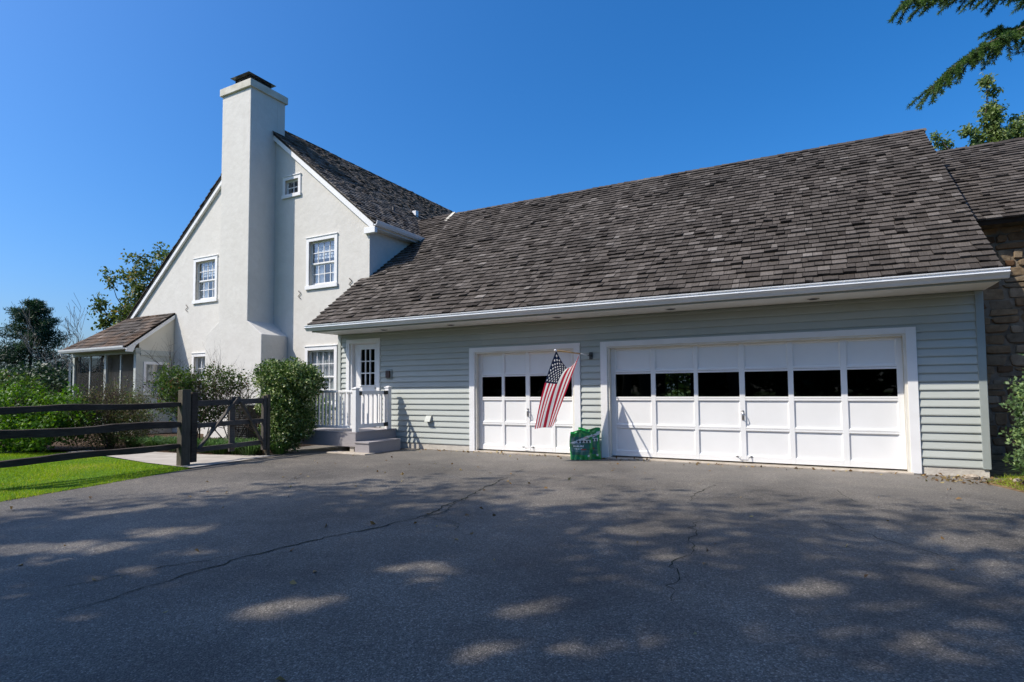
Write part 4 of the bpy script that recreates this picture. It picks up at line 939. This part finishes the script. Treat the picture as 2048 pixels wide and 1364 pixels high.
# right side
shrub('corner_shrub', 'leafy blue-green shrub at the right edge beside the garage corner', (2.9, -.75, GZ), [((2.58, -.88, 1.05), (.34, .36, .50)), ((2.62, -.95, .55), (.40, .38, .46)), ((2.78, -.9, 1.55), (.34, .36, .36)), ((3.05, -.8, 1.2), (.5, .5, .75))], 'blue_leaf', 15000, .055, .6, 5, 1.0, seed=19)
rng = np.random.default_rng(33)
def clump(name, label, x, y, r, n, h, m, group, wdt=.014, cat='plant'):
    t = thing(name, label, cat, (x, y, GZ), group); a = rng.uniform(0, 2*math.pi, n); e = np.sqrt(rng.random(n))
    P = np.stack([x+np.cos(a)*e*r*.45, y+np.sin(a)*e*r*.45, np.full(n, GZ)], 1); o = np.stack([np.cos(a+rng.normal(0, .4, n)), np.sin(a+rng.normal(0, .4, n)), np.zeros(n)], 1)
    H = h*rng.uniform(.6, 1.1, n); S = np.cross(o, [0, 0, 1.]); W = wdt; V = []
    for t_, z_, w_ in ((0, 0, .7), (.22, .62, 1), (.62, .95, .8), (1.0, .80, .1)):
        c = P+o*(r*t_*e[:, None]*1.0)+np.stack([np.zeros(n), np.zeros(n), H*z_], 1); V += [c-S*W*w_/2, c+S*W*w_/2]
    V = np.stack(V, 1).reshape(-1, 3); F = np.concatenate([np.arange(n)[:, None]*8+np.array([2*k, 2*k+1, 2*k+3, 2*k+2]) for k in range(3)]); mesh_np('blades', V, F, np.tile(np.clip(rng.normal(.5, .25, n), 0, 1), 3), m, t, 'stuff'); return t
LIR = [o_+' grassy liriope clump edging the path, counted from the left' for o_ in ('first', 'second', 'third', 'fourth', 'fifth', 'sixth', 'seventh', 'eighth', 'ninth', 'tenth', 'eleventh', 'twelfth', 'thirteenth', 'last')]
spots = [(-15.0, -2.75), (-14.55, -2.55), (-14.1, -2.75), (-13.7, -2.65), (-13.25, -2.75), (-12.8, -2.5), (-12.45, -2.3), (-12.3, -2.65), (-11.95, -2.35), (-11.75, -2.7), (-11.5, -2.25), (-11.3, -2.6), (-11.05, -2.35), (-10.85, -2.65)]
for i, (x, y) in enumerate(spots): clump('liriope_clump', LIR[i], x, y, .34, 210, .30, 'liriope', 'liriope clumps along the path')
clump('liriope_clump', 'grassy clump at the foot of the variegated bush next to the asphalt', -10.45, -2.2, .30, 170, .26, 'liriope', None)
clump('fern_clump', 'low strappy green plant at the foot of the corner shrub', 2.62, -1.0, .36, 240, .30, 'liriope', None, .018)
shrub('ash_seedling', 'small seedling with paired pale leaves at the garage corner', (2.34, -.55, GZ), [((2.36, -.58, .30), (.15, .15, .15))], 'blue_leaf', 60, .075, .45, 3, .4, seed=23, cat='plant')
grass('verge_grass', [(2.05, -.45), (2.3, -1.25), (2.65, -2.3), (3.7, -4.0), (6, -4), (6, .6), (2.6, .5)], 26000, .10, 'grass', GZ-.006, 'patchy grass and weeds beside the right edge of the driveway', 'grass', .8)
def rock(name, label, x, y, s, seed, sq=(1, 1, .6)):
    rs = random.Random(seed); b = MB(); V = []; nr, ns = 5, 8
    for i in range(nr+1):
        th = math.pi*i/nr
        for k in range(ns):
            ph = 2*math.pi*k/ns; q = s*rs.uniform(.8, 1.1); V.append((x+q*sq[0]*math.sin(th)*math.cos(ph), y+q*sq[1]*math.sin(th)*math.sin(ph), GZ+s*sq[2]*.5+q*sq[2]*math.cos(th)))
    F = [(i*ns+k, i*ns+(k+1) % ns, (i+1)*ns+(k+1) % ns, (i+1)*ns+k) for i in range(nr) for k in range(ns)]
    b.add(V, F); return tag(b.build(name, 'rock', None), label, 'rock')
rock('rock', 'flat tan rock lying at the garage corner foundation', 1.93, -.28, .085, 1, (1.3, .8, .6)); rock('rock', 'small rock in the soil just right of the garage corner', 2.42, -.35, .06, 2); rock('rock', 'pale flat stone edging under the corner shrub', 2.75, -.12, .11, 3, (1.8, .7, .35))
# dry leaves scattered on the asphalt and blown against the doors
n = 150; P = np.stack([rng.uniform(-8.3, 2.3, n), -np.abs(rng.gamma(1.0, .10, n))-.10, np.full(n, GZ+.006)], 1)
n2 = 130; P2 = np.stack([rng.uniform(-9, 2.5, n2), rng.uniform(-9.6, -.4, n2), np.full(n2, GZ+.006)], 1)
n3 = 120; P3 = np.stack([rng.uniform(1.3, 2.6, n3), rng.uniform(-.9, -.05, n3), np.full(n3, GZ+.008)], 1)
PP = np.concatenate([P, P2, P3]); dd = unit(len(PP)); dd[:, 2] = np.abs(dd[:, 2])*.25
o = cat_leaves('fallen_leaves', [leaves(PP, .05, .6, 0, dd, .6, var=.5)], 'litter', None); tag(o, 'dry fallen leaves scattered over the asphalt and along the doors', 'leaves')

# ------------------------------------------------------------------ trees
def tree(name, label, base, h, r0, seed, levels=4, sub=3, first=.35, spread=.75, m='bark', group=None, upb=.10, lratio=.72, nseg=5):
    rs = random.Random(seed); t = thing(name, label, 'tree', base, group); lines = []; tips = []
    def grow(p, d, L, r, lv):
        pts = [p]; q = np.array(p, float); rad = [r]
        for i in range(nseg):
            d = d+np.array([rs.gauss(0, .10), rs.gauss(0, .10), rs.gauss(upb*.3, .06)]); d = d/np.linalg.norm(d); q = q+d*L/nseg; pts.append(q.copy()); rad.append(r*(1-.55*(i+1)/nseg))
        lines.append((pts, rad))
        if lv == 0: tips.append(q); return
        for k in range(sub+(1 if lv == levels else 0)):
            i = rs.randint(2, nseg); a = rs.uniform(0, 2*math.pi); dd = d*.8+np.array([math.cos(a)*spread, math.sin(a)*spread, rs.uniform(-.1, .5)+upb]); grow(pts[i], dd/np.linalg.norm(dd), L*lratio*rs.uniform(.75, 1.1), rad[i]*.62, lv-1)
    grow(np.array(base, float), np.array([0, 0, 1.]), h*first, r0, levels)
    b = MB()
    for p, r in lines: b.tube(p, r, 6 if r[0] > .04 else 3, cap=False)
    o = b.build('trunk', m, t, True)
    return t, np.array(tips)
def crown(t, tips, per, sig, size, m, keep=None, aspect=.5, seed=1, up=0):
    global rng
    rng = np.random.default_rng(seed); n = len(tips)*per; idx = np.repeat(np.arange(len(tips)), per); P = tips[idx]+rng.normal(size=(n, 3))*sig
    tn = np.clip(.5+.2*rng.normal(size=n)+.18*np.sin(idx*1.7), 0, 1)
    if keep is not None: k = keep(P); P = P[k]; tn = tn[k]
    return cat_leaves('crown', [leaves(P, size, aspect, up, rnd=tn)], m, t)
def ray(u, v): return _f+RT*(u-1024)/FPX+UP*(CYP-v)/FPX
def at(u, v, dpt): return CAM+ray(u, v)*dpt
def leader_tree(name, label, base, fork, leaders, r0, m, nleaf, size, sig, seed, twigs=9, tl=1.0, aspect=.5, bark='bark', drop=.25):
    """trunk to a fork, limbs out to given leader tips, twigs with leaf sprays along the outer part of each limb"""
    global rng
    rs = random.Random(seed); rng = np.random.default_rng(seed); t = thing(name, label, 'tree', base); base = np.array(base, float); fork = np.array(fork, float); lines = [([base, base*.5+fork*.5+np.array((.1, 0, 0)), fork], [r0, r0*.8, r0*.65])]; pts = []
    for k, (tip, w_) in enumerate(leaders):
        tip = np.array(tip, float); mid = fork*.45+tip*.55+np.array([rs.gauss(0, .25), rs.gauss(0, .25), -.08*np.linalg.norm(tip-fork)]); q = fork*.75+mid*.25
        P = [fork, q, mid, mid*.4+tip*.6+np.array([rs.gauss(0, .1), rs.gauss(0, .1), rs.gauss(0, .1)]), tip]; lines.append((P, [r0*.45, r0*.34, r0*.22, r0*.12, .01]))
        for j in range(int(twigs*w_)):
            f_ = rs.uniform(.30, 1)**.8*3.999; i = int(f_); p = P[i]*(1-(f_-i))+P[i+1]*(f_-i); d = np.array([rs.gauss(0, 1), rs.gauss(0, 1), rs.gauss(.35, .7)]); d /= np.linalg.norm(d); L = tl*rs.uniform(.4, 1)*w_
            q2 = [p, p+d*L*.5, p+d*L+np.array((0, 0, rs.uniform(-.1, .2)*L))]; lines.append((q2, [r0*.07, r0*.05, r0*.025]))
            for s_ in np.linspace(.35, 1, 4): pts.append(p+d*L*s_)
    b = MB()
    for p, r in lines: b.tube(p, r, 6, cap=False)
    b.build('trunk', bark, t, True)
    C_ = np.array(pts); n = len(C_)*nleaf; idx = np.repeat(np.arange(len(C_)), nleaf); Q = C_[idx]+rng.normal(size=(n, 3))*sig; d = unit(n); d[:, 2] -= drop
    cat_leaves('crown', [leaves(Q, size, aspect, 0, d, rnd=np.clip(.5+.2*rng.normal(size=n)+.22*np.sin(idx*.9), 0, 1))], m, t); return t
D_ = 36
leader_tree('leafy_tree', 'leafy tree rising above the porch roof left of the gable', (*at(300, 770, D_)[:2], -.1), at(285, 690, D_),
    [(at(188, 603, D_), .8), (at(222, 560, D_), .9), (at(205, 640, D_), .8), (at(262, 545, D_+1), 1), (at(275, 520, D_-1), .9), (at(300, 525, D_), 1), (at(330, 502, D_+1), 1), (at(345, 510, D_), 1), (at(240, 600, D_-1), 1), (at(290, 580, D_), 1.1), (at(330, 560, D_+1), 1.1), (at(255, 650, D_), 1), (at(225, 675, D_), .8), (at(310, 620, D_), 1), (at(270, 610, D_+1), 1)], .22, 'leaf_airy', 10, .23, .18, 4, 12, 1.0, .55)
def bare(name, label, base, h, r0, seed, lean=0):
    rs = random.Random(seed); t = thing(name, label, 'tree', base); lines = []
    def grow(p, d, L, r, lv):
        pts = [p]; q = np.array(p, float); rad = [r]
        for i in range(4):
            d = d+np.array([rs.gauss(0, .10), rs.gauss(0, .10), rs.gauss(.05, .06)]); d = d/np.linalg.norm(d); q = q+d*L/4; pts.append(q.copy()); rad.append(max(.011, r*(1-.45*(i+1)/4)))
        lines.append((pts, rad))
        if lv == 0: return
        for k in range(3 if lv > 1 else 4):
            i = rs.randint(1, 4); a = rs.uniform(0, 2*math.pi); dd = d+np.array([math.cos(a)*.62, math.sin(a)*.62, .22]); grow(pts[i], dd/np.linalg.norm(dd), L*rs.uniform(.6, .85), max(.012, rad[i]*.58), lv-1)
    grow(np.array(base, float), np.array([lean, 0, 1.]), h*.34, r0, 4)
    b = MB()
    for p, r in lines: b.tube(p, r, 5 if r[0] > .03 else 3, cap=False)
    b.build('trunk', 'barklight', t, True); return t
bare('bare_tree', 'leafless tree standing just left of the porch roof', (*at(165, 770, 40)[:2], -.1), 8.6, .15, 11)
bare('bare_tree', 'leafless pale tree in front of the dark pine', (*at(88, 770, 43)[:2], -.1), 8.8, .15, 14)
bare('bare_tree', 'small leafless tree between the porch roof and the leafy tree', (*at(212, 770, 41)[:2], -.1), 6.6, .12, 17)
# pine: whorled drooping boughs
def pine(name, label, base, h, rad, seed, m='pine', cat='tree'):
    rs = random.Random(seed); t = thing(name, label, cat, base); b = MB(); bx = np.array(base, float); b.tube([bx, bx+np.array((0, 0, h*.97))], [h*.022, .03], 8); P = []
    z = h*.10
    while z < h:
        f = (z/h); L = rad*(1-f)**.65*(.75+.35*rs.random())+.25
        for k in range(rs.randint(4, 6)):
            a = rs.uniform(0, 2*math.pi); Lk = L*rs.uniform(.6, 1.15); d = np.array([math.cos(a), math.sin(a), .10]); p0 = bx+np.array((0, 0, z)); pts = [p0+d*Lk*s+np.array((0, 0, .12*Lk*s*s)) for s in (0, .35, .7, 1)]
            b.tube(pts, [.05*(1-f)+.02, .035, .02, .01], 4, cap=False)
            for s in np.linspace(.3, 1, 7): P.append((p0+d*Lk*s+np.array((0, 0, .12*Lk*s*s)), .16+.10*Lk*(1.1-s)))
        z += h*.035*rs.uniform(.8, 1.3)
    b.build('trunk', 'bark', t, True)
    C_ = np.array([p for p, s in P]); S_ = np.array([s for p, s in P]); per = 30; n = len(C_)*per; idx = np.repeat(np.arange(len(C_)), per)
    Q = C_[idx]+rng.normal(size=(n, 3))*S_[idx][:, None]*np.array([1, 1, .5]); cat_leaves('crown', [leaves(Q, .34, .14, .35, rnd=np.clip(.4+.2*rng.normal(size=n)+.25*np.sin(idx*.7), 0, 1))], m, t); return t
pine('pine_tree', 'large dark pine at the far left behind the hedge', (-54.5, 11, -.1), 8.5, 4.3, 6)
for i, (x, y, h, r, lb) in enumerate(((-60, 9.2, 5.6, 3.2, 'dark broad conifer at the left edge beside the large pine'), (-50, 15.5, 4.4, 2.8, 'low dark conifer seen between the pine and the porch'))): pine('background_conifer', lb, (x, y, -.1), h, r, 30+i)
for i, (x, y, h, lb) in enumerate(((-41, 6.0, 3.2, 'green undergrowth shrub left of the porch posts'), (-46, 7.0, 3.0, 'dark green undergrowth below the bare trees'), (-38, 3.0, 2.6, 'green undergrowth shrub above the hedge at the far left'), (-52, 7.0, 3.0, 'low green undergrowth at the foot of the large pine'))):
    shrub('undergrowth', lb, (x, y, -.1), [((x, y, h*.5), (2.6, 2.0, h*.52)), ((x-2, y+.8, h*.42), (2.2, 1.8, h*.45))], 'leaf_dark' if i != 2 else 'leaf_mid', 9000, .20, .5, 6, h, seed=40+i)
# far tree line closing the view
def bank(name, label, x0, x1, y0, y1, n, h, m, seed):
    r_ = np.random.default_rng(seed); ch = []
    for i in range(n):
        t_ = i/(n-1); c = (x0+(x1-x0)*t_+r_.normal()*2, y0+(y1-y0)*t_+r_.normal()*2, h*.45); P = blob_pts(1500, c, (6, 5, h*.55*r_.uniform(.7, 1.15)), .6, .3, i*2.1); ch.append(leaves(P, .75, .6))
    o = cat_leaves(name, ch, m, None); tag(o, label, 'trees')
bank('distant_wood', 'far-off dark woodland closing the horizon at the left', -150, -105, -10, 120, 22, 6.5, 'leaf_dark', 3)
bank('woodland_south', 'tall woodland across the road behind the camera', -62, 40, -44, -50, 42, 10, 'leaf_dark', 8)
bank('woodland_behind', 'woodland behind the garage seen through its windows', -40, 25, 48, 40, 16, 8, 'leaf_oak', 5)
# tree beyond the stone building
D_ = 24
leader_tree('maple_tree', 'pale green leafy tree rising behind the stone building roof', (*at(1985, 500, D_)[:2], -.1), at(1985, 400, D_),
    [(at(1972, 152, D_), .45), (at(1984, 185, D_), .5), (at(1992, 215, D_), .55), (at(1980, 245, D_), .55), (at(1868, 264, D_), .35), (at(1885, 285, D_), .4), (at(1936, 262, D_), .45), (at(1955, 280, D_), .5), (at(2010, 265, D_), .5), (at(2045, 225, D_), .55), (at(2060, 255, D_), .6), (at(2030, 250, D_), .5), (at(1985, 285, D_), .5)], .16, 'leaf_pale', 22, .16, .10, 9, 22, .75, .4, drop=.5)
# shade trees behind the camera; their crowns stop short of the lit apron
GAPS = [(-6.36, -8.56, -5.47, -8.01, 0.22), (-5.84, -7.65, -5.44, -7.38, 0.18), (-7.31, -7.55, -7.0, -6.92, 0.15), (-4.89, -7.98, -4.72, -7.83, 0.13), (-4.92, -9.1, -4.85, -8.99, 0.14), (-4.78, -8.47, -4.61, -8.31, 0.13), (-3.17, -8.57, -2.95, -8.22, 0.15), (-2.91, -7.43, -2.71, -7.19, 0.13), (-2.62, -7.62, -2.42, -7.43, 0.12), (-1.66, -8.43, -1.5, -8.19, 0.13), (-2.93, -4.51, -2.64, -3.82, 0.26), (0.96, -4.68, 1.5, -4.35, 0.22), (-1.15, -6.19, -0.95, -6.02, 0.14), (-1.7, -7.83, -1.5, -7.61, 0.13), (-1.12, -8.07, -0.87, -7.84, 0.13), (-5.56, -8.67, -5.35, -8.63, 0.13), (-5.59, -5.11, -5.41, -4.72, 0.18), (-8.39, -5.77, -8.27, -5.3, 0.18), (-1.13, -2.54, -0.54, -1.94, 0.2), (0.02, -2.42, 0.43, -2.02, 0.2), (-0.28, -6.64, -0.01, -6.45, 0.12), (-8.49, -7.28, -8.68, -7.61, 0.12), (-1.7, -5.49, -1.5, -5.31, 0.14), (0.28, -7.29, 0.48, -7.14, 0.12)]
def lit(P):
    """True where the leaf's shadow would fall on the sunlit strip in front of the house or on the lawn"""
    k = (P[:, 2]-GZ)/1.55; X = P[:, 0]+.97*k; Y = P[:, 1]+k
    e = np.interp(X, [-30, -11, -9.2, -7.6, -6.2, -5.6, -4.4, -2.7, -.5, 1.4, 3, 12], [-40, -14, -8.1, -5.4, -4.3, -2.7, -2.2, -1.25, -1.7, -1.9, -1.6, -1.4]); e = e+.28*np.sin(X*2.3)+.2*np.sin(X*5.1+1)
    out = Y > e
    for ax, ay, bx, by, r in GAPS:                        # openings in the canopy
        ux, uy = bx-ax, by-ay; q = np.clip(((X-ax)*ux+(Y-ay)*uy)/(ux*ux+uy*uy), 0, 1); out |= np.hypot(X-ax-q*ux, Y-ay-q*uy) < r*1.25+.03*np.sin(X*9+Y*7)
    return out
def thin(P):
    k = (P[:, 2]-GZ)/1.55; Y = P[:, 1]+k; X = P[:, 0]+.97*k
    p = np.interp(Y, [-10, -8, -6, -3.5, -1], [1, .9, .62, .40, .34])+.22*np.sin(X*1.7+Y*1.1)*np.sin(Y*2.3-X*.6)
    return rng.random(len(P)) < p
def notview(P):
    p = to_px(P); return ~((p[:, 2] > 0) & (p[:, 0] > -40) & (p[:, 0] < 2090) & (p[:, 1] > -60) & (p[:, 1] < 1400))
for i, (x, y, h, lb) in enumerate(((-11.5, -16.5, 16, 'large shade tree left behind the camera'), (-6.8, -14.8, 15, 'large shade tree straight behind the camera'), (-10.0, -21.5, 17, 'tall shade tree farther behind the camera'), (-3.5, -18.0, 15, 'shade tree right behind the camera'))):
    t, tp = tree('shade_tree', lb, (x, y, -.1), h, .3, 60+i, 4, 3, .42, .95, group='trees behind the driveway')
    tp2 = np.concatenate([tp, blob_pts(150, (x, y, h*.72), (4.6, 4.4, h*.27), .3, .2, i)])
    crown(t, tp2, 92, .55, .215, 'leaf_oak', keep=lambda P: ~lit(P) & notview(P) & thin(P), seed=70+i, aspect=.65)
# hemlock whose bough hangs into the top right corner
t = thing('hemlock_tree', 'hemlock bough hanging into the top right corner of the view', 'tree', (6.2, -1.2, -.1))
b = MB(); b.tube([(6.2, -1.2, -.2), (6.25, -1.2, 5), (6.2, -1.15, 14)], [.22, .17, .05], 10); b.build('trunk', 'bark', t, True)
rs = random.Random(3); rng = np.random.default_rng(3); LN = []; PN = []; DN = []
def bough(pts, r, dens, tw):
    pts = np.array(pts, float); LN.append((pts, np.linspace(r, .006, len(pts)))); seg = np.linalg.norm(np.diff(pts, axis=0), axis=1); cum = np.concatenate([[0], np.cumsum(seg)])
    for s in np.arange(.15, cum[-1], 1/dens):
        i = np.searchsorted(cum, s)-1; f_ = (s-cum[i])/seg[i]; p = pts[i]*(1-f_)+pts[i+1]*f_; d = (pts[i+1]-pts[i])/seg[i]; sd = np.cross(d, (0, 0, 1)); sd /= np.linalg.norm(sd)
        for _ in range(10): PN.append(p); DN.append(d*.5+np.array([rs.gauss(0, .7), rs.gauss(0, .7), rs.gauss(.1, .6)]))
        for sg in (-1, 1):
            L = tw*rs.uniform(.45, 1.15)*(1-.5*s/cum[-1]); dd = d*.75+sd*sg*rs.uniform(.35, .9)+np.array((0, 0, rs.uniform(-1.0, .22))); dd /= np.linalg.norm(dd)
            q = [p+dd*L*t_+np.array((0, 0, -.22*L*t_*t_)) for t_ in (0, .5, 1)]; LN.append((q, [.006, .004, .002]))
            for t_ in np.linspace(.08, 1, int(26*L/.4)+6):
                c = p+dd*L*t_+np.array((0, 0, -.22*L*t_*t_))
                for _ in range(9): PN.append(c); v = dd*.7+np.array([rs.gauss(0, .6), rs.gauss(0, .6), rs.gauss(-.05, .5)]); DN.append(v)
bough([(6.2, -1.2, 8.6), at(2200, 20, 8.0), at(2048, 55, 7.8), at(1965, 92, 7.6), at(1905, 135, 7.5), at(1862, 178, 7.45)], .03, 17, .60)
bough([(6.2, -1.2, 9.2), at(2180, -60, 8.3), at(2060, -25, 8.1), at(1960, -22, 7.9), at(1870, -6, 7.8), at(1800, 4, 7.7)], .03, 15, .50)
bough([(6.2, -1.2, 8.0), at(2210, 90, 8.4), at(2110, 62, 8.3), at(2040, 55, 8.2), at(1990, 60, 8.15)], .025, 17, .50)
stems(LN, 'boughs', 'twig', t)
V, F, Rr = leaves(np.array(PN), .05, .16, 0, np.array(DN), .1); cat_leaves('needles', [(V, F, Rr)], 'needle', t)
